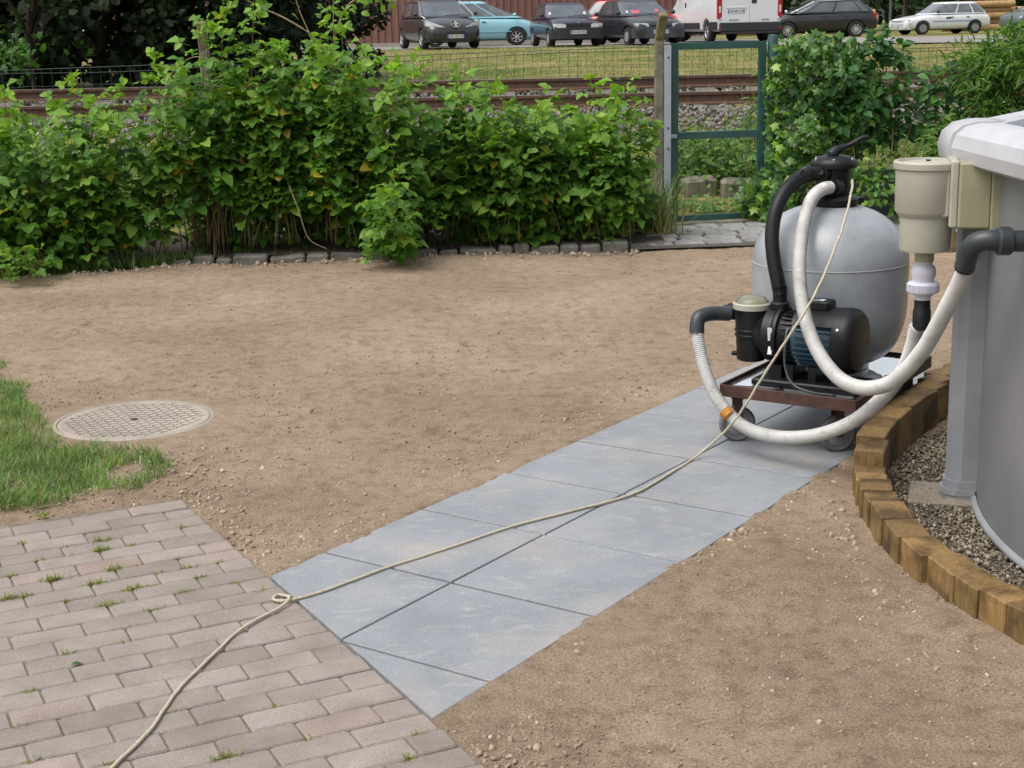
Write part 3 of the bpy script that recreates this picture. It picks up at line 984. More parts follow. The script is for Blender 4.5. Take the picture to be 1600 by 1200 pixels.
# --- stone kerb along the raspberry bed and the cobbles by the gate
ke = thing('stone_kerb', 'low row of dark grey stone blocks along the raspberry bed', 'kerb', (-0.7, 10.7, 0))
x = -2.42
while x < 0.98:
    l = rr.choice((0.12, 0.16, 0.20, 0.24, 0.28)) * rr.uniform(0.92, 1.1)
    y = float(curb_y(x + l / 2))
    h = rr.uniform(0.015, 0.045)
    m = MB().box((0, 0, h / 2 - 0.06), (l - 0.012, rr.uniform(0.10, 0.13), h + 0.12), ch=0.014)
    m.build('stone', M['kerb'], ke, loc=(x + l / 2 + 0.7, y + 0.06 + rr.uniform(-.012, .012) - 10.7, 0), rot=(rr.uniform(-.10, .10), rr.uniform(-.07, .07), 0.1 + rr.uniform(-.10, .10)), smooth=35)
    x += l
bedm = MB()
vs = [(-5.5, 9.2, 0.022)]
bx = np.linspace(-5.2, 1.15, 30)
vs = [(float(q), float(curb_y(q)) + 0.08, 0.02) for q in bx] + [(float(q), 12.25 + 0.1 * float(q), 0.03) for q in bx]
bedm.add(vs, [(k, k + 1, 31 + k, 30 + k) for k in range(29)])
tag(bedm.build('planting_bed', plain('bed_earth', (0.075, 0.055, 0.036), (0.04, 0.03, 0.02), 14, 0.95, 0.9, 40, 0.02)), kind='structure')
cb = MB()
cb.add([(0.9, 10.75, -0.002), (3.6, 11.0, -0.002), (3.6, 12.6, -0.002), (0.9, 12.05, -0.002)], [(0, 1, 2, 3)])
cobp = cb.build('cobble_pavement', M['bedding'])
tag(cobp, kind='structure')
rowy = 0.0
yb = 10.86
for row in range(6):
    dpt = rr.uniform(0.16, 0.22)
    x = 0.93 + rr.uniform(0, 0.12)
    while x < 3.5:
        l = rr.uniform(0.17, 0.30)
        y = yb + 0.1 * (x - 0.93) + rr.uniform(-0.015, 0.015)
        j = lambda: rr.uniform(-0.022, 0.022)
        poly = [(-l / 2 + .01 + j(), -dpt / 2 + .01 + j()), (l / 2 - .01 + j(), -dpt / 2 + .01 + j()), (l / 2 - .01 + j(), dpt / 2 - .01 + j()), (j(), dpt / 2 - .008), (-l / 2 + .01 + j(), dpt / 2 - .01 + j())]
        if not (x > 2.4 and y > 11.9):
            MB().prism(poly, -0.06, 0.012 + rr.uniform(0, 0.012), 0.012).build('cobble', M['cobble'], cobp, loc=(x + l / 2, y + dpt / 2, 0))
        x += l
    yb += dpt

# --- manhole cover
mh = thing('manhole_cover', 'round dusty cast cover with raised tread pattern set in the soil', 'manhole cover', (MAN.x, MAN.y, 0))
MB().lathe([(MANR, -0.05), (MANR, -0.001), (MANR - 0.004, 0.002), (MANR - 0.014, 0.002), (MANR - 0.016, -0.003), (MANR - 0.022, -0.003)], 64, caps=False).build('frame', M['manhole'], mh, 40)
MB().lathe([(MANR - 0.020, -0.05), (MANR - 0.020, 0.000), (MANR - 0.023, 0.002), (MANR - 0.036, 0.002), (MANR - 0.038, 0.001), (0.0005, 0.001)], 64, caps=False).build('disc', M['manhole'], mh, 40)
tb = MB()
sp = 0.042
for i in range(-10, 11):
    for k in range(-10, 11):
        x, y = i * sp + (k % 2) * sp / 2, k * sp * 0.866
        if math.hypot(x, y) > MANR - 0.050 or math.hypot(x, y) < 0.03: continue
        for q in range(3):
            an = q * 2 * math.pi / 3 + 0.4 + 0.25 * ((i + k) % 2)
            cx, cy = x + math.cos(an) * 0.0105, y + math.sin(an) * 0.0105
            tb.box((cx, cy, 0.0012), (0.0190, 0.0046, 0.0024), Euler((0, 0, an)))
tb.build('tread_pattern', M['manholetop'], mh)
MB().lathe([(0.018, 0.0012), (0.018, 0.0022), (0.0005, 0.0022)], 16, caps=False).build('lifting_hole', M['dark'], mh)

# --- railway
tr = thing('railway_track', 'rusty single railway track on grey ballast behind the garden fence', 'railway track', (0, 17.75, 0.6))
def rail(y, z0, h):
    prof = [(-0.065, 0), (0.065, 0), (0.065, 0.012), (0.010, 0.028), (0.008, h - 0.042), (0.032, h - 0.034), (0.033, h - 0.006), (-0.033, h - 0.006), (-0.032, h - 0.034), (-0.008, h - 0.042), (-0.010, 0.028), (-0.065, 0.012)]
    r_ = MB().sweep([(-40, y - 17.75, z0 - 0.6), (40, y - 17.75, z0 - 0.6)], prof).build('rail', M['rust'], tr)
    MB().box((0, y - 17.75, z0 + h - 0.003 - 0.6), (80, 0.062, 0.006)).build('running_surface', M['railtop'], r_)
    return r_
rail(17.0, 0.683, 0.14)
rail(18.5, 0.812, 0.14)
sm = MB().box((0, 0, 0), (0.24, 2.5, 0.13), ch=0.012).mesh('sleeper')
sm.materials.append(M['sleeper'])
for k in range(-20, 21):
    obj('sleeper', sm, None, tr, (k * 0.6, 0.0, 0.617 + 0.065 - 0.6 + 0.0), (math.atan2(0.13, 1.5), 0, random.gauss(0, 0.01)))
n = 15000
xb = RNG.uniform(-8.5, 7.5, n); yb_ = 14.35 + RNG.random(n) * 5.0
ok = ~((np.abs(yb_ - 17.0) < 0.07) | (np.abs(yb_ - 18.5) < 0.07))
xb, yb_ = xb[ok], yb_[ok]; n = len(xb)
sz = RNG.uniform(0.020, 0.044, n)
zb = terr(xb, yb_) + RNG.uniform(0.0, 0.06, n)
tag(obj('ballast', scatter('ballast', rock(3), np.column_stack([xb, yb_, zb]), rand_rot(n, sz[:, None] * RNG.uniform(0.6, 1.2, (n, 3)))), M['ballast']),
    'grey crushed stone ballast under and beside the rails', 'ballast', kind='stuff')

# --- car park and road beyond the verge
pk = MB()
edge = [(-60, 50.5), (-12, 48.3), (0, 46.6), (4.5, 44.6), (8.5, 41.0), (12, 38.6), (60, 26)]
back = [(60, 48), (14, 50.5), (9, 53.8), (-60, 53.8)]
poly = edge + back
pk.add([(x, y, 0.908) for x, y in poly], [tuple(range(len(poly)))])
tag(pk.build('car_park', M['asphalt']), kind='structure')

# --- lawn corner and grasses
def in_poly(px, py, poly):
    c = np.zeros(len(px), bool)
    j = len(poly) - 1
    for i in range(len(poly)):
        xi, yi = poly[i]; xj, yj = poly[j]
        c ^= ((yi > py) != (yj > py)) & (px < (xj - xi) * (py - yi) / (yj - yi + 1e-12) + xi)
        j = i
    return c
LAWN = [(-2.80, 7.50), (-2.58, 7.42), (-2.42, 7.02), (-2.23, 6.80), (-2.05, 6.37), (-1.97, 6.05), (-1.80, 5.84), (-1.60, 5.82), (-1.36, 5.60), (-1.30, 5.42), (-1.42, 5.14), (-1.63, 5.08), (-1.76, 5.0), (-2.0, 4.84), (-2.9, 4.5), (-3.4, 6.2)]
n = 60000
px, py = RNG.uniform(-3.0, -1.2, n), RNG.uniform(4.6, 7.6, n)
d1, d2 = vnoise(px, py, 5, 51), vnoise(px, py, 2.2, 52)
ok = in_poly(px + vnoise(px, py, 9, 53) * 0.12, py + vnoise(px, py, 9, 54) * 0.14, LAWN) & (d1 + d2 * 0.9 > -0.62 + RNG.random(n) * 0.30)
# a bare gap in the middle of the grass
ok &= ~((np.hypot((px + 2.32) / 0.22, (py - 7.17) / 0.10) < 1))
px, py = px[ok][:34000], py[ok][:34000]
lw = blades('lawn_grass', M['grass'], np.column_stack([px, py, np.full(len(px), -0.02)]), 0.058, 0.0038, 0.72)
tag(lw, 'ragged patch of green lawn grass beside the brick patio', 'grass', kind='stuff')

# verge beyond the track, bank behind the fence
n = 42000
py = 19.6 + 26 * RNG.random(n) ** 1.5
px = RNG.uniform(-0.37, 0.37, n) * py
ok = (py < np.interp(px, [e[0] for e in edge], [e[1] for e in edge]) - 0.1)
px, py = px[ok], py[ok]
kk = vnoise(px, py, 0.5, 61) + vnoise(px, py, 1.7, 62) * 0.6
for nm, mt, sel, hh, lb in (('verge_grass', M['dry'], kk > -0.06, 0.10, 'yellowing mown grass verge between the track and the car park'),
                            ('verge_green', M['grass'], kk <= -0.06, 0.09, 'greener tufts in the grass verge beyond the track')):
    q = np.column_stack([px[sel], py[sel], terr(px[sel], py[sel]) - 0.01])
    tag(blades(nm, mt, q, hh, 0.012, 0.6), lb, 'grass', kind='stuff')
n = 30000
px = RNG.uniform(-5.0, 5.5, n); py = RNG.uniform(12.25, 14.9, n)
kk = vnoise(px, py, 1.5, 71)
ok = (kk + (14.6 - py) * 0.10 > RNG.random(n) * 0.35 - 0.2) & ~((px > 1.3) & (px < 2.25) & (py < 13.12))
px, py = px[ok], py[ok]
tag(blades('bank_grass', M['grass'], np.column_stack([px, py, terr(px, py)]), 0.21, 0.008, 0.6),
    'rank green grass and weeds on the railway bank behind the fence', 'grass', kind='stuff')
n = 240
px = RNG.uniform(-7, 6, n); py = RNG.uniform(14.8, 16.7, n)
cl_ = RNG.integers(0, 24, n); cxs = RNG.uniform(-7, 5, 24); cys = RNG.uniform(15.0, 16.6, 24)
px, py = cxs[cl_] + RNG.normal(0, 0.08, n), cys[cl_] + RNG.normal(0, 0.06, n)
tag(blades('ballast_weeds', M['weed'], np.column_stack([px, py, terr(px, py)]), 0.20, 0.008, 0.25),
    'thin upright weeds growing through the ballast', 'weeds', kind='stuff')
n = 2600
px = RNG.uniform(-5.0, -2.2, n); py = curb_y(px) + np.abs(RNG.normal(0.05, 0.10, n))
tag(blades('bed_edge_grass', M['grass'], np.column_stack([px, py, np.full(n, -0.01)]), 0.11, 0.006, 0.6),
    'fringe of dark grass at the foot of the raspberries where the kerb ends', 'grass', kind='stuff')

# weeds in the paver joints
WEEDS = [(-1.61, 4.63), (-1.46, 4.6), (-1.42, 4.51), (-1.35, 4.65), (-1.34, 4.56), (-1.3, 4.49), (-1.24, 4.6), (-1.55, 4.34), (-1.53, 4.29), (-1.48, 4.41), (-1.42, 4.3), (-1.39, 4.25), (-1.28, 4.25), (-1.25, 4.21), (-1.19, 4.21), (-1.25, 4.38), (-1.45, 4.15), (-1.47, 4.07), (-1.19, 4.09), (-1.12, 4.15), (-1.11, 4.24), (-1.1, 4.34), (-1.15, 4.33), (-1.0, 4.17), (-0.98, 4.19), (-0.96, 4.29), (-0.94, 4.24), (-0.85, 4.24), (-0.77, 4.17), (-1.01, 4.57), (-1.1, 4.72), (-1.07, 4.46), (-1.02, 4.39), (-1.05, 4.37), (-0.89, 4.36), (-1.63, 4.94), (-1.07, 4.03), (-1.29, 4.05), (-1.2, 3.72), (-1.23, 3.49), (-1.19, 3.29), (-1.11, 3.12), (-0.93, 3.09), (-0.67, 3.11), (-0.84, 3.34), (-1.06, 3.79), (-1.07, 3.86), (-1.03, 4.0), (-0.5, 3.2), (-0.24, 3.21), (-0.25, 3.09), (-0.59, 3.35)]
big = {3, 4, 5, 13, 16, 17, 18, 19, 11, 10, 43, 15}
for i, (x, y) in enumerate(WEEDS):
    # slide into the nearest row joint
    q = Vector((x, y)) - PC
    k = q.dot(PROW) / rowp
    q = q + PROW * (round(k) - k) * rowp
    n = 80 if i in big else 42
    P = np.column_stack([RNG.normal(0, 0.015 if i in big else 0.011, n), RNG.normal(0, 0.004, n), np.full(n, 0.0)])
    cr, sr = PR.x, PR.y
    P = np.column_stack([P[:, 0] * cr - P[:, 1] * sr, P[:, 0] * sr + P[:, 1] * cr, P[:, 2]])
    o = blades('weed_tuft', M['weed'], P, 0.029 if i in big else 0.020, 0.0042, 1.0)
    o.location = (PC.x + q.x, PC.y + q.y, -0.009)
    tag(o, 'small yellow-green weed tuft sprouting from a joint of the brick patio', 'weed', 'weed tufts in the patio joints')
fl = scatter('fallen_leaf', T_SIMPLE, np.array([[0, 0, 0.002]]), leaf_mats(np.array([[0.9, 0.3, 0.05]]), np.array([[0.1, 0, 1.0]]), np.array([0.032])))
tag(obj('fallen_leaf', fl, M['shrub'], None, (-1.162, 3.627, 0.002)), 'single green leaf lying flat on the brick pavers', 'leaf')
# ================================================================== POOL
pool = thing('above_ground_pool', 'round above-ground pool with grey steel wall and white rim', 'pool', (POOL.x, POOL.y, -0.02))
MB().lathe([(PRAD, 0.0), (PRAD, 1.22)], 96, caps=False).build('wall', M['poolwall'], pool, True)
MB().lathe([(PRAD - 0.02, 0.02), (PRAD - 0.02, 1.22)], 96, caps=False).build('liner', M['liner'], pool, True)
MB().lathe([(PRAD - 0.02, 0.02), (0.001, 0.02)], 96, caps=False).build('pool_floor', M['liner'], pool)
MB().lathe([(PRAD - 0.021, 1.06), (0.001, 1.06)], 96, caps=False).build('water', M['poolwater'], pool)
MB().lathe([(PRAD + 0.002, 0.014), (PRAD + 0.016, 0.018), (PRAD + 0.019, 0.027), (PRAD + 0.015, 0.036), (PRAD + 0.002, 0.04)], 96, caps=False).build('bottom_rail', M['upright'], pool, True)
UP0 = 163.4
upm = MB()
prof = [(-0.060, -0.014), (-0.064, 0.050), (-0.050, 0.084), (-0.020, 0.102), (0.020, 0.102), (0.050, 0.084), (0.064, 0.050), (0.060, -0.014)]
vs = [(r_, t, z) for z in (0.05, 1.16) for t, r_ in prof]
n = len(prof)
upm.add(vs, [(k, (k + 1) % n, n + (k + 1) % n, n + k) for k in range(n)] + [tuple(range(n)), tuple(range(2 * n - 1, n - 1, -1))])
UPM = upm.mesh('upright')
UPM.materials.append(M['upright'])
bm_ = MB()
for z0, z1, e in ((0.0, 0.035, 0.010), (0.035, 0.055, 0.016), (0.055, 0.085, 0.008)):
    vs = [(r_ + e, t * (1 + e * 8), z) for z in (z0, z1) for t, r_ in prof]
    bm_.add(vs, [(k, (k + 1) % n, n + (k + 1) % n, n + k) for k in range(n)] + [tuple(range(n)), tuple(range(2 * n - 1, n - 1, -1))])
UBM = bm_.mesh('foot')
UBM.materials.append(M['upright'])
def rimprof(g=0.0, top=0.0):
    return [(-0.085 - g, 1.165), (-0.092 - g, 1.205 + top), (-0.080 - g, 1.245 + top), (-0.052 - g * .5, 1.272 + top), (-0.01, 1.282 + top), (0.050, 1.282 + top), (0.072, 1.272 + top), (0.078, 1.25), (0.06, 1.225), (-0.02, 1.195), (-0.055, 1.150)]
RR = PRAD / math.cos(R(18)) * 0.985
for k in range(10):
    a = R(UP0 + 36 * k)
    u = obj('upright', UPM, None, pool, (math.cos(a) * PRAD, math.sin(a) * PRAD, 0), (0, 0, a))
    obj('foot', UBM, None, u, (0, 0, 0.0))
    a2 = R(UP0 + 36 * (k + 1))
    p0 = Vector((math.cos(a) * RR, math.sin(a) * RR, 0)); p1 = Vector((math.cos(a2) * RR, math.sin(a2) * RR, 0))
    d = (p1 - p0).normalized()
    sdn = Vector((d.y, -d.x, 0))      # outward
    def ringat(pt, cutdir, prf):
        o = []
        for s, z in prf:
            off = -s
            q = pt + sdn * off
            # mitre on the radial plane through the corner
            rad = Vector((pt.x, pt.y, 0)).normalized()
            tan = d.dot(rad) * off / max(1e-6, sdn.dot(rad))
            q = q + d * tan
            o.append(Vector((q.x, q.y, z)))
        return o
    pr_ = rimprof()
    A, B = ringat(p0, 1, pr_), ringat(p1, -1, pr_)
    m = MB()
    nn_ = len(pr_)
    m.add(A + B, [(i, (i + 1) % nn_, nn_ + (i + 1) % nn_, nn_ + i) for i in range(nn_)])
    m.build('rim', M['rim'], pool)
# corner caps riding over the joints of the rim
for k in range(10):
    a = R(UP0 + 36 * k)
    m = MB()
    rings = []
    pr_ = [(s * 1.03 - 0.006, z + 0.006) for s, z in rimprof(0.006)]
    for t, sc in ((-0.075, 0.992), (-0.06, 1.0), (0.0, 1.012), (0.06, 1.0), (0.075, 0.992)):
        bend = -abs(t) * math.tan(R(18))
        rings.append([((-s) * 1.0 + bend * 1.0 + RR + (sc - 1) * 0.6, t * 1.15, 1.21 + (z - 1.21) * (1 + (sc - 1) * 3)) for s, z in pr_])
    vs = [p for rg in rings for p in rg]
    nn_ = len(pr_)
    fs = [(l * nn_ + i, l * nn_ + (i + 1) % nn_, (l + 1) * nn_ + (i + 1) % nn_, (l + 1) * nn_ + i) for l in range(4) for i in range(nn_)]
    fs += [tuple(range(nn_)), tuple(range(4 * nn_ + nn_ - 1, 4 * nn_ - 1, -1))]
    m.add(vs, fs)
    m.build('rim_cap', M['rimcap'], pool, 50, rot=(0, 0, a))
# paving stone under the upright's foot
a = R(UP0)
MB().box((0, 0, 0), (0.34, 0.24, 0.05), ch=0.004).build('footing_slab', M['dustslab'], None, loc=(POOL.x + math.cos(a) * (PRAD + 0.05), POOL.y + math.sin(a) * (PRAD + 0.05), -0.022), rot=(0, 0, a))
tag(bpy.data.objects['footing_slab'], 'dusty grey paving slab under the foot of the pool upright', 'slab')

# ================================================================== SKIMMER
sa = R(167.7)
sk = thing('pool_skimmer', 'cream plastic pool skimmer hanging from the pool wall', 'skimmer', (POOL.x + math.cos(sa) * PRAD, POOL.y + math.sin(sa) * PRAD, 0.0), sa)
MB().box((-0.002, 0, 1.045), (0.044, 0.29, 0.23), ch=0.003).build('wall_plate', M['olive'], sk)
MB().box((0.067, 0, 1.050), (0.098, 0.25, 0.206), ch=0.006).build('housing', M['olive'], sk)
MB().box((0.128, 0, 1.052), (0.026, 0.215, 0.212), ch=0.006).build('flange', M['cream'], sk)
MB().box((0.170, 0, 1.062), (0.07, 0.168, 0.176), ch=0.008).build('throat', M['cream'], sk)
cx = 0.205
MB().lathe([(0.078, 0.862), (0.080, 0.868), (0.083, 0.970), (0.095, 0.984), (0.099, 0.990), (0.101, 1.125)], 48, (cx, 0, 0)).build('bucket', M['cream'], sk, 35)
MB().lathe([(0.101, 1.122), (0.108, 1.126), (0.109, 1.144), (0.104, 1.150), (0.096, 1.150), (0.092, 1.140), (0.088, 1.139), (0.088, 1.128)], 48, (cx, 0, 0)).build('rim_ring', M['cream'], sk, 35)
MB().lathe([(0.090, 1.128), (0.088, 1.141), (0.060, 1.146), (0.001, 1.147)], 48, (cx, 0, 0), caps=False).build('lid', M['cream'], sk, 35)
MB().box((cx, 0.0, 1.149), (0.014, 0.010, 0.006)).build('vent_hole', M['dark'], sk)
MB().lathe([(0.030, 0.825), (0.031, 0.862)], 24, (cx, 0, 0)).build('outlet_neck', M['olive'], sk, 35)
cv = MB().lathe([(0.026, 0.700), (0.026, 0.712), (0.034, 0.716), (0.034, 0.722), (0.048, 0.724), (0.050, 0.728), (0.050, 0.752), (0.046, 0.757), (0.033, 0.760), (0.034, 0.768), (0.039, 0.782), (0.039, 0.797), (0.033, 0.811), (0.027, 0.815), (0.027, 0.826)], 32, (cx, 0, 0)).build('check_valve', M['lilac'], sk, 35)
rb = MB()
for k in range(40):
    t = 2 * math.pi * k / 40
    rb.box((cx + math.cos(t) * 0.0505, math.sin(t) * 0.0505, 0.740), (0.003, 0.004, 0.024), Euler((0, 0, t)))
rb.build('nut_ribs', M['lilac'], cv)
MB().lathe([(0.024, 0.600), (0.029, 0.602), (0.029, 0.664), (0.0265, 0.668), (0.0255, 0.700)], 24, (cx, 0, 0)).build('hose_tail', M['black'], sk, 35)

# ================================================================== CART
CX = Vector((0.834, -0.552)); CY = Vector((0.552, 0.834))
cart = thing('filter_cart', 'rusty steel platform trolley on grey caster wheels carrying the pool filter', 'trolley', (1.259, 5.793, 0), R(-33.5))
W2, D2 = 0.2725, 0.425
MB().box((0, 0, 0.2235), (W2 * 2 - 0.012, D2 * 2 - 0.012, 0.006)).build('platform', M['tray'], cart)
fr = MB()
for sx, sy, lx, ly in ((0, -D2, W2 * 2, 0.008), (0, D2, W2 * 2, 0.008), (-W2, 0, 0.008, D2 * 2 - 0.009), (W2, 0, 0.008, D2 * 2 - 0.009)):
    fr.box((sx, sy, 0.2165), (lx, ly, 0.046), ch=0.0015)
for sx, sy, lx, ly in ((0, -D2 + 0.022, W2 * 2 - 0.01, 0.034), (0, D2 - 0.022, W2 * 2 - 0.01, 0.034), (-W2 + 0.022, 0, 0.034, D2 * 2 - 0.09), (W2 - 0.022, 0, 0.034, D2 * 2 - 0.09)):
    fr.box((sx, sy, 0.1965), (lx, ly, 0.005))
fr.build('frame', M['cartrust'], cart)
# film of rain water lying on the platform
wf = []
for k in range(48):
    t = 2 * math.pi * k / 48
    q = max(abs(math.cos(t)), abs(math.sin(t)))
    rad = 0.93 / q - 0.04 - 0.05 * (math.sin(5 * t + 1) + math.sin(11 * t)) ** 2 * 0.5
    wf.append((math.cos(t) * rad * (W2 - 0.01), math.sin(t) * rad * (D2 - 0.01), 0.2290))
MB().add(wf, [tuple(range(48))]).build('water_film', M['film'], cart)
def caster(lx, ly, yaw):
    c = MB()
    for s in (-1, 1): c.box((0, s * 0.024, 0.118), (0.034, 0.004, 0.112), ch=0.001)
    c.box((0, 0, 0.176), (0.05, 0.056, 0.008)); c.lathe([(0.018, 0.178), (0.018, 0.192)], 12)
    c.box((0, 0, 0.1915), (0.085, 0.075, 0.004))
    f = c.build('caster', M['cartrust'], cart, loc=(lx, ly, 0), rot=(0, 0, yaw))
    MB().lathe([(0.046, -0.014), (0.062, -0.017), (0.069, -0.012), (0.071, 0.0), (0.069, 0.012), (0.062, 0.017), (0.046, 0.014)], 36, (0, 0, 0.071), (0, 1, 0), caps=False).build('tyre', M['tyre'], f, 45)
    MB().lathe([(0.012, -0.019), (0.030, -0.013), (0.048, -0.010), (0.048, 0.010), (0.030, 0.013), (0.012, 0.019)], 24, (0, 0, 0.071), (0, 1, 0)).build('wheel_disc', M['wheelhub'], f, 40)
    MB().lathe([(0.008, -0.030), (0.008, 0.030)], 10, (0, 0, 0.071), (0, 1, 0)).build('axle', M['cartrust'], f)
for lx, ly, yw in ((-0.235, -0.345, R(33)), (0.155, -0.30, R(42)), (-0.20, 0.33, R(10)), (0.20, 0.33, R(70))): caster(lx, ly, yw)

# ================================================================== SAND FILTER
FT = thing('sand_filter', 'big grey spherical sand filter tank with black valve on the rusty trolley', 'sand filter', (1.278, 5.925, 0.227))
TR = 0.307
pf = [(0.150, 0.0), (0.165, 0.004), (0.165, 0.030), (0.17, 0.034)]
for k in range(9):
    t = k / 8
    pf.append((0.175 + (TR - 0.175) * math.sin(t * math.pi / 2), 0.036 + 0.235 * (1 - math.cos(t * math.pi / 2))))
pf += [(TR, 0.32), (TR, 0.425)]
for k in range(1, 12):
    t = k / 12 * math.pi / 2
    pf.append((TR * math.cos(t) ** 0.82, 0.430 + 0.226 * math.sin(t) ** 1.05))
pf += [(0.092, 0.656), (0.07, 0.66)]
MB().lathe(pf, 72).build('tank', M['tank'], FT, 40)
MB().lathe([(TR - 0.001, 0.425), (TR + 0.0016, 0.427), (TR + 0.0016, 0.430), (TR - 0.001, 0.432)], 72, caps=False).build('seam', plain('seam', (0.36, 0.375, 0.38), None, 20, 0.5), FT, True)
vl = MB().lathe([(0.066, 0.655), (0.066, 0.80)], 28, (0.006, 0, 0)).build('valve_body', M['black'], FT, 40)
MB().lathe([(0.092, 0.652), (0.100, 0.656), (0.100, 0.676), (0.090, 0.684), (0.070, 0.692)], 36, (0.006, 0, 0)).build('clamp', M['black'], vl, 35)
MB().box((0.112, 0.0, 0.668), (0.03, 0.03, 0.022), ch=0.003).build('clamp_bolt', M['black'], vl)
ld = MB().lathe([(0.068, 0.792), (0.090, 0.798), (0.092, 0.812), (0.088, 0.824), (0.070, 0.838), (0.045, 0.844), (0.001, 0.845)], 36, (0.006, 0, 0), caps=False).build('valve_lid', M['black'], vl, 35)
for k in range(6):
    t = k * math.pi / 3 + 0.3
    MB().lathe([(0.006, 0.812), (0.006, 0.834), (0.004, 0.836)], 10, (0.006 + math.cos(t) * 0.080, math.sin(t) * 0.080, 0)).build('screw', M['steel'], vl)
hd = MB()
hp = smooth_path([(-0.012, -0.01, 0.842), (0.010, -0.008, 0.862), (0.035, -0.004, 0.872), (0.075, 0.0, 0.888), (0.110, 0.004, 0.906), (0.140, 0.008, 0.912)], 6)
hd.tube(hp, lambda t: 0.026 - 0.016 * min(1, t * 2.0), 10)
hd.build('valve_handle', M['black'], vl, True)
def union(c, ax, r0=0.036, l=0.05, parent=None, name='union'):
    ax = Vector(ax).normalized()
    c = Vector(c)
    u = MB().lathe([(r0 * 0.78, -0.02), (r0 * 0.8, 0), (r0, 0.004), (r0 * 1.06, 0.008), (r0 * 1.06, l * 0.6), (r0, l * 0.66), (r0 * 0.80, l * 0.7), (r0 * 0.78, l)], 24, c, ax).build(name, M['black'], parent, 35)
    return u
def loc_ft(p): return (p[0] - 1.278, p[1] - 5.925, p[2] - 0.227)
union(loc_ft((1.250, 5.895, 1.012)), (-0.84, -0.45, -0.12), 0.036, 0.05, vl)
union(loc_ft((1.290, 5.885, 0.952)), (-0.72, -0.68, 0.02), 0.036, 0.045, vl)
MB().lathe([(0.02, 0.0), (0.02, 0.03), (0.015, 0.04)], 12, (-0.075, 0.02, 0.785), (-1, 0.2, 0)).build('sight_glass', M['black'], vl, 35)

# ================================================================== PUMP
PQ = thing('pool_pump', 'black pool pump with clear-lidded strainer and blue-finned motor on the trolley', 'pump', (1.0, 5.68, 0.2285), math.atan2(-0.54, 0.842))
zb_ = 0.2285
def Z(z): return z - zb_
ST = MB().lathe([(0.052, Z(0.305)), (0.056, Z(0.310)), (0.060, Z(0.40)), (0.066, Z(0.495)), (0.066, Z(0.512))], 36, (-0.0755, 0, 0)).build('strainer', M['black'], PQ, 35)
MB().lathe([(0.0615, Z(0.400)), (0.0645, Z(0.402)), (0.0645, Z(0.408)), (0.0615, Z(0.410))], 36, (-0.0755, 0, 0), caps=False).build('band', M['black'], ST, True)
MB().lathe([(0.0625, Z(0.420)), (0.0655, Z(0.422)), (0.0655, Z(0.428)), (0.0625, Z(0.430))], 36, (-0.0755, 0, 0), caps=False).build('band', M['black'], ST, True)
MB().lathe([(0.066, Z(0.506)), (0.073, Z(0.508)), (0.074, Z(0.528)), (0.068, Z(0.533)), (0.064, Z(0.531))], 36, (-0.0755, 0, 0), caps=False).build('lid_ring', M['cream'], ST, 35)
MB().lathe([(0.067, Z(0.527)), (0.064, Z(0.538)), (0.052, Z(0.551)), (0.030, Z(0.558)), (0.001, Z(0.560))], 36, (-0.0755, 0, 0), caps=False).build('lid', M['clear'], ST, True)
MB().lathe([(0.050, Z(0.513)), (0.001, Z(0.514))], 24, (-0.0755, 0, 0), caps=False).build('basket', M['cream'], ST)
MB().lathe([(0.010, 0), (0.010, 0.02)], 10, (-0.0755 - 0.055, -0.01, Z(0.325)), (-1, 0, 0)).build('drain_plug', M['black'], ST)
union((-0.140, 0, Z(0.488)), (-1, 0, 0), 0.031, 0.05, ST)
MB().lathe([(0.058, -0.005), (0.075, 0.02), (0.088, 0.04), (0.098, 0.045), (0.104, 0.05), (0.104, 0.086), (0.098, 0.092)], 36, (-0.045, 0, Z(0.415)), (1, 0, 0)).build('volute', M['black'], PQ, 35)
MB().lathe([(0.108, 0.047), (0.114, 0.051), (0.114, 0.064), (0.108, 0.068)], 36, (0.0, 0, Z(0.415)), (1, 0, 0)).build('flange', M['black'], PQ, 35)
MB().lathe([(0.098, 0.066), (0.088, 0.09), (0.088, 0.125)], 36, (0.0, 0, Z(0.415)), (1, 0, 0)).build('bracket', M['black'], PQ, 35)
rb = MB()
for k in range(28):
    t = 2 * math.pi * k / 28
    rb.box((0.095, math.cos(t) * 0.092, Z(0.415) + math.sin(t) * 0.092), (0.055, 0.006, 0.012), Euler((t - math.pi / 2, 0, 0)))
rb.build('bracket_ribs', M['black'], PQ)
MB().lathe([(0.030, Z(0.49)), (0.030, Z(0.512)), (0.036, Z(0.514)), (0.037, Z(0.518)), (0.037, Z(0.538)), (0.033, Z(0.542)), (0.027, Z(0.545)), (0.027, Z(0.60))], 28, (0.04, 0, 0)).build('outlet', M['black'], PQ, 35)
MT = MB().lathe([(0.092, 0.120), (0.098, 0.124), (0.098, 0.300), (0.092, 0.304)], 40, (0, 0, Z(0.415)), (1, 0, 0)).build('motor', M['motorblue'], PQ, 35)
fins = MB()
for k in range(30):
    t = 2 * math.pi * k / 30
    fins.box((0.215, math.cos(t) * 0.104, Z(0.415) + math.sin(t) * 0.104), (0.155, 0.018, 0.004), Euler((t, 0, 0)))
fins.build('cooling_fins', M['motorblue'], MT)
sh = MB()
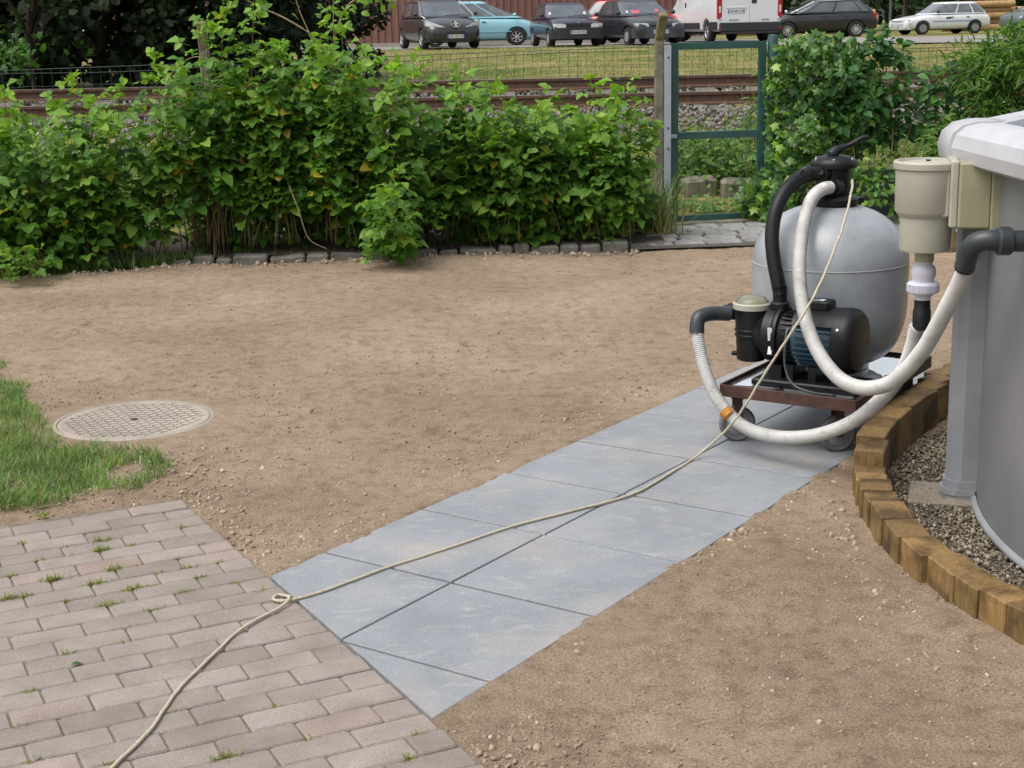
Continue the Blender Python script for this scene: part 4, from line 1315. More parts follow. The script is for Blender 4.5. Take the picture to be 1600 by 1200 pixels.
# shroud over the top of the motor
prof = [(math.cos(t) * 0.122, math.sin(t) * 0.122) for t in [R(d) for d in range(28, 153, 8)]]
vs = [(x, y, Z(0.415) + z) for x in (0.128, 0.305) for y, z in prof] + [(x, y * 0.95, Z(0.415) + z * 0.95) for x in (0.128, 0.305) for y, z in prof]
n = len(prof)
fs = [(k, k + 1, n + k + 1, n + k) for k in range(n - 1)] + [(2 * n + k, 3 * n + k, 3 * n + k + 1, 2 * n + k + 1) for k in range(n - 1)]
fs += [(0, n, 3 * n, 2 * n), (n - 1, 3 * n - 1, 4 * n - 1, 2 * n - 1)] + [(k, 2 * n + k, 2 * n + k + 1, k + 1) for k in range(n - 1)] + [(n + k, n + k + 1, 3 * n + k + 1, 3 * n + k) for k in range(n - 1)]
sh.add(vs, fs).build('shroud', M['black'], MT, 35)
MB().lathe([(0.119, 0.285), (0.124, 0.288), (0.126, 0.325), (0.121, 0.348), (0.108, 0.362), (0.07, 0.368), (0.001, 0.369)], 40, (0, 0, Z(0.415)), (1, 0, 0), caps=True).build('fan_cover', M['black'], MT, 35)
MB().lathe([(0.006, 0), (0.005, 0.004)], 10, (0.312, -0.108, Z(0.475)), (0, -1, 0.5)).build('screw', M['steel'], MT)
tbx = MB().box((0.200, 0.0, Z(0.545)), (0.10, 0.085, 0.036), ch=0.006).build('terminal_box', M['black'], PQ)
MB().box((0.205, -0.012, Z(0.5645)), (0.040, 0.028, 0.002)).build('label', M['whitepaper'], tbx)
MB().box((0.196, -0.014, Z(0.5662)), (0.018, 0.018, 0.001)).build('label_print', M['bluepaper'], tbx)
ft = MB().box((0.18, 0, 0.014), (0.42, 0.21, 0.028), ch=0.006)
for x in (0.11, 0.20, 0.29): ft.box((x, 0, 0.055), (0.03, 0.13, 0.06))
ft.box((0.05, 0, 0.05), (0.05, 0.12, 0.06))
ft.build('foot', M['black'], PQ)
st = MB()
st.box((0.046, -0.1075, Z(0.435)), (0.018, 0.0015, 0.052), Euler((R(8), 0, 0)))
st.build('sticker', M['whitepaper'], PQ)
st = MB()
st.box((0.046, -0.1055, Z(0.372)), (0.016, 0.0015, 0.030), Euler((R(-18), 0, 0)))
st.build('sticker', M['whitepaper'], PQ)
pc = smooth_path([(0.108, -0.088, Z(0.46)), (0.112, -0.118, Z(0.40)), (0.120, -0.130, Z(0.32)), (0.160, -0.150, Z(0.262)), (0.24, -0.165, Z(0.243)), (0.33, -0.15, Z(0.238))], 6)
MB().tube(pc, 0.0055, 8).build('power_cable', M['dgrey'], PQ, True)

# ================================================================== HOSES AND ROPE
def corr_tube(pts, r, n=9, amp=0.0012, pitch=0.0075, sides=18):
    p = smooth_path(pts, 10)
    L = [0.0]
    for a, b in zip(p, p[1:]): L.append(L[-1] + (b - a).length)
    N = int(L[-1] / (pitch / 2))
    q = []
    for i in range(N + 1):
        s = L[-1] * i / N
        k = max(j for j in range(len(L)) if L[j] <= s + 1e-9)
        k = min(k, len(p) - 2)
        t = (s - L[k]) / max(1e-9, L[k + 1] - L[k])
        q.append(p[k].lerp(p[k + 1], t))
    m = MB()
    it = iter(range(len(q)))
    idx = {'i': -1}
    def rad(t):
        idx['i'] += 1
        return r + (amp if idx['i'] % 2 else -amp)
    m.tube(q, rad, sides)
    return m
HB = [(1.266, 5.868, 0.952), (1.222, 5.822, 0.952), (1.168, 5.760, 0.924), (1.118, 5.660, 0.839), (1.074, 5.500, 0.694), (1.069, 5.360, 0.552), (1.090, 5.220, 0.446), (1.133, 5.060, 0.382), (1.189, 4.920, 0.378), (1.249, 4.780, 0.433), (1.294, 4.620, 0.565), (1.318, 4.480, 0.715), (1.334, 4.360, 0.852), (1.337, 4.315, 0.905)]
hb = thing('return_hose', 'white ribbed hose looping from the filter valve to the pool return elbow', 'hose', HB[7])
o0 = Vector(HB[7])
def rel(pts, o): return [tuple(Vector(p) - o) for p in pts]
corr_tube(rel(HB, o0), 0.0245, amp=0.0012).build('hose_body', M['hose'], hb, 60)
eb = smooth_path(rel([(1.330, 4.335, 0.878), (1.329, 4.300, 0.928), (1.340, 4.277, 0.958), (1.368, 4.262, 0.968), (1.405, 4.26, 0.966)], o0), 8)
el = MB().tube(eb, 0.0305, 24).build('elbow', M['dgrey'], hb, 40)
MB().lathe([(0.031, 0), (0.037, 0.002), (0.041, 0.006), (0.041, 0.038), (0.037, 0.043), (0.031, 0.045), (0.031, 0.12)], 28, tuple(Vector((1.393, 4.26, 0.966)) - o0), (1, 0, -0.02)).build('union_nut', M['dgrey'], hb, 35)
MB().lathe([(0.055, 0), (0.055, 0.018)], 28, tuple(Vector((1.492, 4.26, 0.965)) - o0), (1, 0, 0)).build('wall_fitting', M['olive'], hb, 35)
HC = [(1.324, 4.800, 0.612), (1.325, 4.840, 0.538), (1.311, 4.900, 0.438), (1.270, 4.980, 0.330), (1.187, 5.080, 0.215), (1.074, 5.180, 0.141), (0.958, 5.300, 0.108), (0.859, 5.420, 0.119), (0.778, 5.500, 0.200), (0.737, 5.560, 0.298), (0.717, 5.600, 0.390), (0.711, 5.622, 0.445)]
hc = thing('suction_hose', 'white ribbed hose sagging from the skimmer to the pump strainer with a rust mark', 'hose', HC[6])
o0 = Vector(HC[6])
corr_tube(rel(HC, o0), 0.0238, amp=0.0012).build('hose_body', M['hose'], hc, 60)
eb = smooth_path(rel([(0.711, 5.620, 0.428), (0.713, 5.630, 0.470), (0.722, 5.640, 0.490), (0.745, 5.655, 0.498), (0.785, 5.680, 0.498), (0.845, 5.700, 0.492)], o0), 8)
MB().tube(eb, 0.0285, 24).build('elbow', M['dgrey'], hc, 40)
p0, p1 = Vector(HC[7]), Vector(HC[8])
mid = p0.lerp(p1, 0.55) + Vector((-0.006, -0.004, -0.008))
rb_ = MB().tube(smooth_path(rel([mid - (p1 - p0) * 0.12, mid, mid + (p1 - p0) * 0.12], o0), 4), 0.0249, 18, caps=False).build('rust_mark', M['rustband'], hc, True)
HA = [(1.214, 5.877, 1.007), (1.150, 5.850, 1.000), (1.080, 5.800, 0.960), (1.030, 5.752, 0.889), (1.009, 5.720, 0.797), (1.012, 5.690, 0.702), (1.026, 5.668, 0.619), (1.034, 5.659, 0.572)]
ha = thing('black_hose', 'short black ribbed hose arching from the filter valve down to the pump', 'hose', HA[4])
o0 = Vector(HA[4])
corr_tube(rel(HA, o0), 0.0275, amp=0.0006, pitch=0.009).build('hose_body', M['bhose'], ha, 60)
MB().tube(rel(HA[:1] + [tuple(Vector(HA[0]).lerp(Vector(HA[1]), 0.6))], o0), 0.0315, 20).build('cuff', M['black'], ha, 40)
MB().tube(rel([HA[-1], (1.030, 5.662, 0.60)], o0), 0.0315, 20).build('cuff', M['black'], ha, 40)
kp = Vector(HA[1]).lerp(Vector(HA[2]), 0.25)
ring = [tuple(kp + Vector((0.45 * math.cos(t) * 0.035 + 0.012 * math.sin(t), 0.65 * math.cos(t) * 0.035, math.sin(t) * 0.034)) - o0) for t in [2 * math.pi * k / 24 for k in range(25)]]
MB().tube(ring, 0.004, 6).build('cable_loop', M['black'], ha, True)
MB().tube(smooth_path(rel([tuple(kp + Vector((0.01, -0.02, -0.03))), (1.155, 5.815, 0.93), (1.15, 5.80, 0.87), (1.13, 5.79, 0.80)], o0), 6), 0.004, 6).build('cable', M['black'], ha, True)

RP = [(1.345, 5.86, 0.975), (1.335, 5.83, 0.978), (1.325, 5.79, 0.945), (1.260, 5.620, 0.841), (1.189, 5.480, 0.743), (1.126, 5.370, 0.662), (1.066, 5.290, 0.589), (1.003, 5.260, 0.503), (0.945, 5.260, 0.410), (0.892, 5.280, 0.312), (0.841, 5.310, 0.210), (0.790, 5.360, 0.120), (0.723, 5.470, 0.020), (0.660, 5.357, 0.0075)]
RP[-2] = (0.735, 5.415, 0.045)
RG = [(0.560, 5.19), (0.438, 4.996), (0.33, 4.89), (0.206, 4.801), (-0.010, 4.644), (-0.212, 4.449), (-0.399, 4.279), (-0.537, 4.129), (-0.621, 4.056), (-0.672, 4.034), (-0.700, 4.052), (-0.690, 4.082), (-0.662, 4.070), (-0.650, 4.035), (-0.668, 3.99), (-0.751, 3.841), (-0.802, 3.652), (-0.842, 3.479), (-0.855, 3.371), (-0.868, 3.226), (-0.906, 3.067), (-0.95, 2.85)]
RPg = [(x, y, 0.0072 + (0.010 if i in (13,) else 0)) for i, (x, y) in enumerate(RG)]
pts = smooth_path(RP + RPg, 9)
pts = [p + Vector((math.sin(i * 0.9) * 0.0008 + vv_, math.cos(i * 0.7) * 0.0008, 0)) for i, (p, vv_) in enumerate(zip(pts, RNG.normal(0, 0.0003, len(pts))))]
rp = MB().tube(pts, lambda t: 0.0047 + 0.00035 * math.sin(t * 900), 10).build('rope', M['rope'], None, True)
tag(rp, 'thin cream rope trailing from the filter valve over the slabs onto the brick patio', 'rope')

# ================================================================== FENCE AND GATE
def fy(x): return 11.95 + 0.145 * (x - 1.216)
def cpost(name, x, y, label, arm=(0.12, -0.30, 0.9), ztop=1.46):
    t = thing(name, label, 'post', (x, y, -0.02))
    MB().box((0, 0, ztop / 2), (0.068, 0.085, ztop + 0.04), ch=0.008).build('shaft', M['concrete'], t)
    a = Vector(arm).normalized()
    q = Vector((0, 0, 1)).rotation_difference(a).to_matrix()
    MB().box(Vector((0, 0, ztop + 0.01)) + a * 0.10, (0.067, 0.083, 0.23), q, ch=0.008).build('arm', M['armshade_stub'], t)  # dark olive paints the shade on the arm's overhanging face
    return t
cpost('concrete_post', 1.198, 11.93, 'old concrete fence post with leaning top coloured as shaded beside the garden gate')
cpost('concrete_post', -2.24, 11.47, 'old concrete fence post sticking up behind the raspberry hedge', (-0.02, -0.12, 0.98))
gp = MB().box((0, 0, 0.70), (0.054, 0.035, 1.42), ch=0.003)
gpo = gp.build('metal_post', M['galv'], None, loc=(1.262, 11.895, 0))
tag(gpo, 'flat galvanised grey metal post between the concrete post and the gate', 'post')
bl = MB()
for z in (0.62, 0.78, 1.32, 0.3): bl.lathe([(0.008, 0), (0.006, 0.006)], 8, (0.004, -0.018, z), (0, -1, 0))
bl.build('bolt', M['dark'], gpo)

def wire_fence(name, x0, x1, yf, ztop, label, sp=0.07, zlist=None, r=0.0017):
    m = MB()
    n = int((x1 - x0) / sp)
    for k in range(n + 1):
        x = x0 + k * sp
        zt = ztop(x)
        m.tube([(x, yf(x), 0.02), (x + 0.004, yf(x), zt)], r, 3, False)
    for z in (zlist or [0.05, 0.15, 0.25, 0.35, 0.45, 0.55, 0.65, 0.78, 0.90, 1.02, 1.14, 1.27]):
        P = []
        for k in range(0, n + 1, 2):
            x = x0 + k * sp
            P.append((x, yf(x) + 0.004, z * ztop(x) / 1.40 + 0.004 * math.sin(k * 1.3)))
        m.tube(P, r, 3, False)
    P = [(x0 + k * sp, yf(x0 + k * sp) - 0.004, ztop(x0 + k * sp)) for k in range(0, n + 1, 3)]
    m.tube(P, r * 1.4, 4, False)
    P = [(x0 + k * sp, yf(x0 + k * sp) - 0.004, ztop(x0 + k * sp) - 0.03 - 0.01 * math.sin(k * .2)) for k in range(0, n + 1, 3)]
    m.tube(P, r * 1.4, 4, False)
    o = m.build(name, M['wire'])
    return tag(o, label, 'fence')
wire_fence('wire_fence', -5.6, 1.17, lambda x: fy(x) + 0.06, lambda x: 1.345 + 0.012 * (x + 3.65) , 'thin green wire mesh fence behind the raspberries left of the gate')
wire_fence('wire_fence', 2.15, 5.6, lambda x: 12.2 + 0.12 * (x - 2.1), lambda x: 1.34, 'thin green wire mesh fence behind the ivy and the shrubs')
gt = thing('garden_gate', 'dark green metal garden gate with wire mesh and a middle bar', 'gate', (1.30, 12.0, 0.0), math.atan2(0.15, 0.76))
GW, t = 0.780, 0.056
MB().box((t / 2, 0, 0.725), (t, 0.04, 1.40), ch=0.002).build('stile', M['gate'], gt)
MB().box((GW - t / 2, 0, 0.725), (t, 0.04, 1.40), ch=0.002).build('stile', M['gate'], gt)
for z in (0.048, 0.708, 1.402):
    MB().box((GW / 2, 0, z), (GW - 2 * t - 0.001, 0.0385, t), ch=0.002).build('rail', M['gate'], gt)
m = MB()
for k in range(1, 11):
    x = t + (GW - 2 * t) * k / 11
    m.tube([(x, 0.01, 0.06), (x, 0.01, 1.39)], 0.0016, 3, False)
for z in (0.15, 0.25, 0.35, 0.45, 0.55, 0.82, 0.95, 1.08, 1.21, 1.32): m.tube([(t, 0.012, z), (GW - t, 0.012, z)], 0.0014, 3, False)
m.build('wire_mesh', M['wire'], gt)
MB().box((-0.01, -0.03, 0.708), (0.10, 0.018, 0.03), ch=0.003).build('latch', M['galv'], gt)
gpst = MB().lathe([(0.042, 0), (0.042, 1.48), (0.038, 1.492), (0.001, 1.496)], 20, caps=False).build('gate_post', M['gate'], None, 35, loc=(2.125, 12.165, -0.02))
tag(gpst, 'round dark green metal post the gate hangs on, wrapped by ivy', 'post')
sill = MB().box((0, 0, 0), (1.0, 0.12, 0.07), ch=0.008).build('gate_sill', M['concrete'], None, loc=(1.66, 12.02, -0.005), rot=(0, 0, 0.19))
tag(sill, 'weathered concrete sill in the ground under the garden gate', 'sill')
for i, (x, y, z, sx, sz_, rzz, lb) in enumerate(((1.66, 13.05, 0.13, 0.30, 0.34, 0.1, 'cracked old concrete block seen through the gate, left of its pair'), (1.98, 12.98, 0.10, 0.30, 0.36, -0.08, 'old concrete block seen through the gate beside the ivy'))):
    m = MB().box((0, 0, 0), (sx, 0.22, sz_), ch=0.03)
    tag(m.build('concrete_block', M['concrete'], None, 30, loc=(x, y, z - 0.02), rot=(0.05, 0.04 * (1 if i else -1), rzz)), lb, 'block')
# dark slatted compost boards behind the shrubs and a weathered post stub
sl = thing('slat_screen', 'low dark green slatted screen behind the bare shrub stems', 'screen', (3.45, 11.95, 0))
for k in range(4): MB().box((0, 0, 0.09 + k * 0.095), (1.7, 0.03, 0.078), ch=0.004).build('slat', M['slat'], sl)
for x in (-0.8, 0.0, 0.8): MB().box((x, 0.036, 0.22), (0.05, 0.04, 0.44)).build('post', M['slat'], sl)
ps = MB().box((0, 0, 0.14), (0.12, 0.10, 0.30), ch=0.006).build("post_stub", M["armshade_stub"], None, loc=(3.11, 10.4, -0.06), rot=(0, 0, 0.3))
tag(ps, 'short weathered wooden post stub standing behind the pool', 'post')
MB().lathe([(0.020, 0), (0.022, 0.006), (0.014, 0.010), (0.014, 0.002)], 16, (-0.01, -0.052, 0.20), (0, -1, 0.1)).build('ring', M['galv'], ps)
# ================================================================== PLANTS
def tmpl_mesh(name, tm, mat):
    me = bpy.data.meshes.new(name)
    me.from_pydata(tm[0], [], tm[1]); me.update()
    me.materials.append(mat)
    return me
RASP_ME = [tmpl_mesh('leaf', t, M['rasp']) for t in T_RASP]
RASPY_ME = [tmpl_mesh('leaf', t, M['rasplight']) for t in T_RASP]

def cane_path(base, top, r, n=7):
    P = []
    b, t = Vector(base), Vector(top)
    bow = Vector((r.uniform(-.08, .08), r.uniform(-.06, .06), 0))
    for i in range(n):
        s = i / (n - 1)
        p = b.lerp(t, s)
        p.x = b.x + (t.x - b.x) * s ** 1.7 + bow.x * math.sin(s * 3.14)
        p.y = b.y + (t.y - b.y) * s ** 1.7 + bow.y * math.sin(s * 3.14)
        P.append(p)
    return P

def raspberry(x, y, h, spread, ncane, label, seed, leafstart=0.22, dens=1.0, tall=0, big=1.0):
    r = random.Random(seed)
    root = thing('raspberry_bush', label, 'raspberry bush', (x, y, 0.02), 0, 'raspberry canes along the fence')
    LP, LD, LN, LS, LY = [], [], [], [], []
    stems = MB()
    for c in range(ncane):
        hh = h * r.uniform(0.60, 1.05)
        if c < tall: hh = h * r.uniform(1.12, 1.30)
        bx, by = r.uniform(-.5, .5) * spread * 0.9, r.uniform(-.25, .22)
        p = cane_path((bx, by, 0), (bx + r.gauss(0, spread * 0.36), by + r.gauss(-0.05, 0.17), hh), r)
        stems.tube(smooth_path(p, 3), lambda t: 0.0048 - 0.0028 * t, 5, False)
        nl = int(42 * hh * dens)
        for i in range(nl):
            s = leafstart + (1 - leafstart) * (i + r.random()) / nl
            k = min(len(p) - 2, int(s * (len(p) - 1)))
            q = p[k].lerp(p[k + 1], s * (len(p) - 1) - k)
            az = r.uniform(0, 6.283)
            if r.random() < 0.62: az = r.gauss(-1.57, 0.9)
            out = r.uniform(0.03, 0.15) * (1 if s < 0.9 else 0.35)
            d = Vector((math.cos(az), math.sin(az), r.uniform(-0.55, 0.35) if s < 0.9 else r.uniform(0.1, 1.3)))
            pos = q + Vector((math.cos(az) * out, math.sin(az) * out, r.uniform(-0.01, 0.05)))
            nrmv = Vector((math.cos(az) * 0.55 + r.gauss(0, .3), math.sin(az) * 0.55 + r.gauss(0, .3) - 0.25, 0.85 + r.gauss(0, .2)))
            LP.append(pos); LD.append(d); LN.append(nrmv); LS.append((0.5 + 0.85 * r.random() ** 1.3) * big * (0.72 if s > 0.92 else 1)); LY.append(s > 0.86 and r.random() < 0.8)
    stems.build('stem', M['canegreen'] if seed % 2 else M['cane'], root, True)
    P = np.array([tuple(v) for v in LP]); D = np.array([tuple(v) for v in LD]); N = np.array([tuple(v) for v in LN]); S = np.array(LS); Yg = np.array(LY)
    # the 26 leaves standing furthest forward are parts of their own
    order = np.argsort(P[:, 1])
    front = order[:30]
    mats = leaf_mats(D, N, S)
    fr = np.zeros(len(P), bool); fr[front] = True
    for i in front:
        o = obj('leaf', (RASPY_ME if Yg[i] else RASP_ME)[int(i) % 2], None, root)
        m4 = Matrix(mats[i].tolist()).to_4x4(); m4.translation = Vector(P[i])
        o.matrix_basis = m4
    for v in range(2):
        for yng in (False, True):
            sel = (~fr) & (Yg == yng) & (np.arange(len(P)) % 2 == v)
            if sel.sum() == 0: continue
            tag(obj('foliage', scatter('foliage', T_RASP[v], P[sel], mats[sel]), M['rasplight'] if yng else M['rasp'], root), kind='stuff')
    return root

# x, y, height, spread, canes, tall shoots, density, lowest leaf
RB = [(-4.15, 10.45, 1.08, 0.75, 16, 1, 1.0, 0.05, 'low raspberry bush at the far end of the hedge, past where the kerb stops'),
      (-3.55, 10.45, 1.02, 0.7, 17, 3, 1.0, 0.03, 'low pale raspberry bush with two taller shoots over loose soil'),
      (-3.10, 10.62, 1.00, 0.62, 17, 3, 1.0, 0.05, 'low raspberry bush with yellowed leaves before the dark trees'),
      (-2.68, 10.80, 1.00, 0.50, 12, 3, 0.95, 0.15, 'thin raspberry bush with one tall leafy shoot before the rails'),
      (-2.22, 10.92, 1.36, 0.45, 14, 1, 1.05, 0.34, 'tall raspberry bush with bare reddish canes below the second concrete post'),
      (-1.80, 10.98, 1.46, 0.50, 17, 2, 1.1, 0.26, 'tallest dark raspberry bush with a leafy shoot rising over the fence'),
      (-1.36, 10.98, 1.42, 0.5, 17, 1, 1.1, 0.24, 'dense raspberry bush beside the bare sapling stems'),
      (-0.95, 11.0, 1.36, 0.5, 17, 1, 1.1, 0.22, 'dense raspberry bush behind the small bush at the kerb'),
      (-0.52, 11.02, 1.10, 0.5, 17, 2, 1.1, 0.24, 'raspberry bush with yellow leaf edges in front of the rails'),
      (-0.08, 11.05, 1.02, 0.5, 17, 2, 1.1, 0.30, 'raspberry bush with open brown canes at its foot'),
      (0.34, 11.08, 0.98, 0.5, 17, 2, 1.1, 0.26, 'raspberry bush with dry brown canes near the shaded gap'),
      (0.74, 11.12, 0.96, 0.42, 16, 2, 1.1, 0.20, 'raspberry bush closest to the concrete gate post')]
for i, (x, y, h, sp_, nc, tl, dn, ls, lb) in enumerate(RB):
    raspberry(x, y, h, sp_, nc, lb, 40 + i, ls, dn, tl)
bc = thing('bare_canes', 'thick bunch of bare reddish-brown canes at the foot of the hedge', 'canes', (-2.12, 10.78, 0.02))
for k in range(17):
    x = random.gauss(0, 0.12)
    MB().tube(smooth_path([(x, random.gauss(0, .05), 0), (x * 1.3 + random.gauss(0, .02), random.gauss(0, .05), 0.35), (x * 2.2 + random.gauss(0, .10), random.gauss(0, .08), random.uniform(.6, .95))], 4), lambda t: 0.0058 - 0.003 * t, 5, False).build('cane', M['cane'], bc, True)
raspberry(-0.80, 10.52, 0.50, 0.26, 9, 'small raspberry shoot growing out over the kerb onto the soil', 71, 0.05, 1.5, 1, 0.9)
raspberry(-3.35, 10.05, 0.20, 0.34, 7, 'tiny raspberry sucker sprawling on the soil before the hedge', 72, 0.1, 1.5, 0, 0.75)
# second, shadier rank behind, which closes the hedge
BACK = ['shaded raspberry bush against the fence at the kerbless end of the hedge', 'shaded raspberry bush against the fence behind the low pale bush', 'shaded raspberry bush against the fence behind the yellowed bush', 'shaded raspberry bush against the fence beside the second concrete post', 'shaded raspberry bush against the fence behind the tallest bush', 'shaded raspberry bush against the fence behind the sapling stems', 'shaded raspberry bush against the fence behind the small kerb shoot', 'shaded raspberry bush against the fence where the rails first show', 'shaded raspberry bush against the fence behind the open brown canes', 'shaded raspberry bush against the fence next to the long grass clump']
for i, x in enumerate((-4.3, -3.7, -3.2, -2.05, -1.55, -1.1, -0.65, -0.2, 0.25, 0.62)):
    raspberry(x, 11.27 + 0.06 * math.sin(i * 2.1), (0.92 if x < -2.4 else 1.05 - 0.22 * (x > -0.7)), 0.5, 15, BACK[i], 90 + i, 0.02, 1.05, 0, 1.05)

# bare and leafy sapling stems rising out of the hedge
sp1 = thing('sapling', 'thin bare branching sapling with a few round leaves rising above the hedge', 'sapling', (-1.25, 11.12, 0.02))
s1 = MB()
br = [[(0, 0, 0), (-0.03, 0, 0.7), (-0.06, 0, 1.25), (-0.14, 0, 1.5), (-0.24, 0, 1.78), (-0.26, 0, 2.1)],
      [(-0.02, 0.03, 0), (0.03, 0.02, 0.8), (0.03, 0.02, 1.3), (0.02, 0, 1.6), (0.06, 0, 2.2)],
      [(-0.16, 0, 1.55), (-0.34, 0, 1.66), (-0.55, 0, 1.76), (-0.75, 0.02, 1.9)], [(0.02, 0, 1.5), (0.12, -.02, 1.72), (0.28, -0.05, 1.80), (0.42, -.08, 1.76)],
      [(-0.55, 0, 0.95), (-0.4, -.05, 1.2), (-0.2, -.06, 1.36)]]
for b in br: s1.tube(smooth_path(b, 4), lambda t: 0.0085 - 0.006 * t, 6, False)
s1.build('stem', M['twig'], sp1, True)
P, D = [], []
r = random.Random(8)
for b, n in ((br[3], 26), (br[4], 22), (br[2], 14), (br[1], 10)):
    q = smooth_path(b, 8)
    for k in range(n):
        p = q[int(len(q) * (0.35 + 0.6 * r.random()))]
        P.append(tuple(p + Vector((r.gauss(0, .07), r.gauss(0, .06), r.gauss(-.01, .05))))); D.append((r.gauss(0, 1), r.gauss(-.3, .6), r.gauss(-.5, .5)))
P, D = np.array(P), np.array(D)
N = np.column_stack([RNG.normal(0, .5, len(P)), RNG.normal(-.7, .4, len(P)), RNG.normal(.7, .3, len(P))])
tag(obj('foliage', scatter('foliage', T_SIMPLE, P, leaf_mats(D, N, RNG.uniform(0.05, 0.085, len(P)))), M['rasplight'], sp1), kind='stuff')
for i, b in enumerate(([(-2.75, 10.7, 0.5), (-2.62, 10.72, 0.75), (-2.45, 10.75, 0.92), (-2.30, 10.75, 1.0)], [(-1.55, 10.62, 0.55), (-1.48, 10.6, 0.35), (-1.42, 10.6, 0.15), (-1.30, 10.62, 0.07)], [(-2.5, 10.8, 0.85), (-2.42, 10.78, 1.1), (-2.35, 10.76, 1.3), (-2.18, 10.75, 1.42), (-2.0, 10.75, 1.38)])):
    o = MB().tube(smooth_path(b, 5), lambda t: 0.005 - 0.002 * t, 5, False).build('dead_cane', M['twig'], None, True)
    tag(o, ['straw-coloured dead cane arching across the gap in the hedge', 'dead cane leaning out of the hedge down to the kerb', 'dead cane bending over among the tall raspberry leaves'][i], 'cane')

# long grass clump at the gate post
n = 260
P = np.column_stack([RNG.normal(0, 0.09, n), RNG.normal(0, 0.07, n), np.zeros(n)])
lg = blades('grass_clump', M['grass'], P, 0.52, 0.011, 0.42); lg.location = (1.06, 11.5, 0.02)
tag(lg, 'clump of long green grass arching over at the concrete gate post', 'grass clump')
n = 60
P = np.column_stack([RNG.normal(0, 0.08, n), RNG.normal(0, 0.05, n), np.zeros(n)])
lg = blades('grass_clump', M['dry'], P, 0.48, 0.009, 0.55); lg.location = (1.14, 11.36, 0.02)
tag(lg, 'dry straw-coloured long grass leaning toward the cobbles by the gate', 'grass clump')

# leafy weeds on the bank
def weed_mound(x, y, n, sx, sy, h, label, mat='willow', s=0.06, seed=0, tm=T_SIMPLE):
    P = np.column_stack([RNG.normal(0, sx, n), RNG.normal(0, sy, n), np.abs(RNG.normal(0, h * 0.5, n))])
    D = np.column_stack([RNG.normal(0, 1, n), RNG.normal(-.3, .8, n), RNG.normal(.1, .6, n)])
    N = np.column_stack([RNG.normal(0, .5, n), RNG.normal(-.5, .4, n), RNG.normal(.9, .2, n)])
    o = thing('weed_clump', label, 'weeds', (x, y, float(terr(np.array(x), np.array(y)))))
    st_ = MB()
    for k in range(14):
        st_.tube([(random.gauss(0, sx * .6), random.gauss(0, sy * .6), 0), (random.gauss(0, sx), random.gauss(0, sy), h * random.uniform(.5, 1))], 0.003, 4, False)
    st_.build('stem', M['canegreen'], o)
    tag(obj('foliage', scatter('foliage', tm, P, leaf_mats(D, N, RNG.uniform(s * .6, s * 1.3, n))), M[mat], o), kind='stuff')
weed_mound(1.45, 13.3, 520, 0.16, 0.15, 0.34, 'bright leafy weeds seen through the gate left of the blocks')
weed_mound(1.85, 13.4, 700, 0.22, 0.15, 0.34, 'leafy weeds trailing over the concrete blocks behind the gate')
weed_mound(1.7, 13.75, 600, 0.3, 0.15, 0.35, 'thick green weeds on the bank above the concrete blocks')
weed_mound(1.55, 12.55, 240, 0.20, 0.12, 0.10, 'low weeds on the ground just behind the gate', 'grass', 0.05)
weed_mound(2.2, 13.0, 380, 0.16, 0.15, 0.5, 'tall nettle-like weeds behind the gate by the ivy')
weed_mound(2.52, 15.0, 260, 0.13, 0.12, 0.5, 'feathery bright green weeds standing against the ballast', 'grass', 0.09, tm=T_NARROW)
weed_mound(0.2, 13.0, 300, 0.5, 0.15, 0.4, 'weeds on the bank behind the raspberry hedge', 'grass', 0.07)
weed_mound(-2.6, 12.6, 300, 0.4, 0.15, 0.35, 'weeds on the bank behind the thin part of the hedge', 'grass', 0.07)

# ivy over the fence right of the gate post
iv = thing('ivy', 'thick glossy ivy covering the wire fence right of the gate post', 'ivy', (2.42, 12.15, 0))
n = 2000
u = RNG.random(n); z = RNG.uniform(0.02, 1.46, n)
xl = np.interp(z, [0, 0.25, 0.5, 0.8, 1.1, 1.46], [-0.50, -0.62, -0.34, -0.36, -0.36, -0.30])
xr = np.interp(z, [0, 0.4, 0.9, 1.2, 1.46], [0.34, 0.40, 0.46, 0.45, 0.22])
xx = xl + (xr - xl) * u
bul = 0.20 * (1 - np.abs(u - 0.45) * 1.2) + vnoise(xx, z, 4.5, 81) * 0.34
yy_ = -bul - RNG.uniform(0, 0.16, n) + 0.06
P = np.column_stack([xx, yy_, z + RNG.normal(0, 0.03, n)])
D = np.column_stack([RNG.normal(0, .6, n), RNG.normal(-.45, .25, n), RNG.normal(-.75, .4, n)])
N = np.column_stack([RNG.normal(0, .35, n), RNG.normal(-.9, .2, n), RNG.normal(.55, .3, n)])
S = RNG.uniform(0.036, 0.092, n)
mats = leaf_mats(D, N, S)
IV_ME = tmpl_mesh('leaf', T_IVY, M['ivy'])
order = np.argsort(P[:, 1] - S * 0.5)
fr = np.zeros(n, bool); fr[order[:160]] = True
for i in order[:160]:
    o = obj('leaf', IV_ME, None, iv)
    m4 = Matrix(mats[i].tolist()).to_4x4(); m4.translation = Vector(P[i]); o.matrix_basis = m4
tag(obj('foliage', scatter('foliage', T_IVY, P[~fr], mats[~fr]), M['ivy'], iv), kind='stuff')
s1 = MB()
for k in range(16):
    x = random.uniform(-0.3, 0.5)
    s1.tube(smooth_path([(x, 0.02, 0), (x + random.gauss(0, .05), 0.0, 0.5), (x + random.gauss(0, .1), -0.02, 1.0), (x + random.gauss(0, .12), 0, 1.4)], 4), 0.005, 5, False)
s1.build('stem', M['bark'], iv)

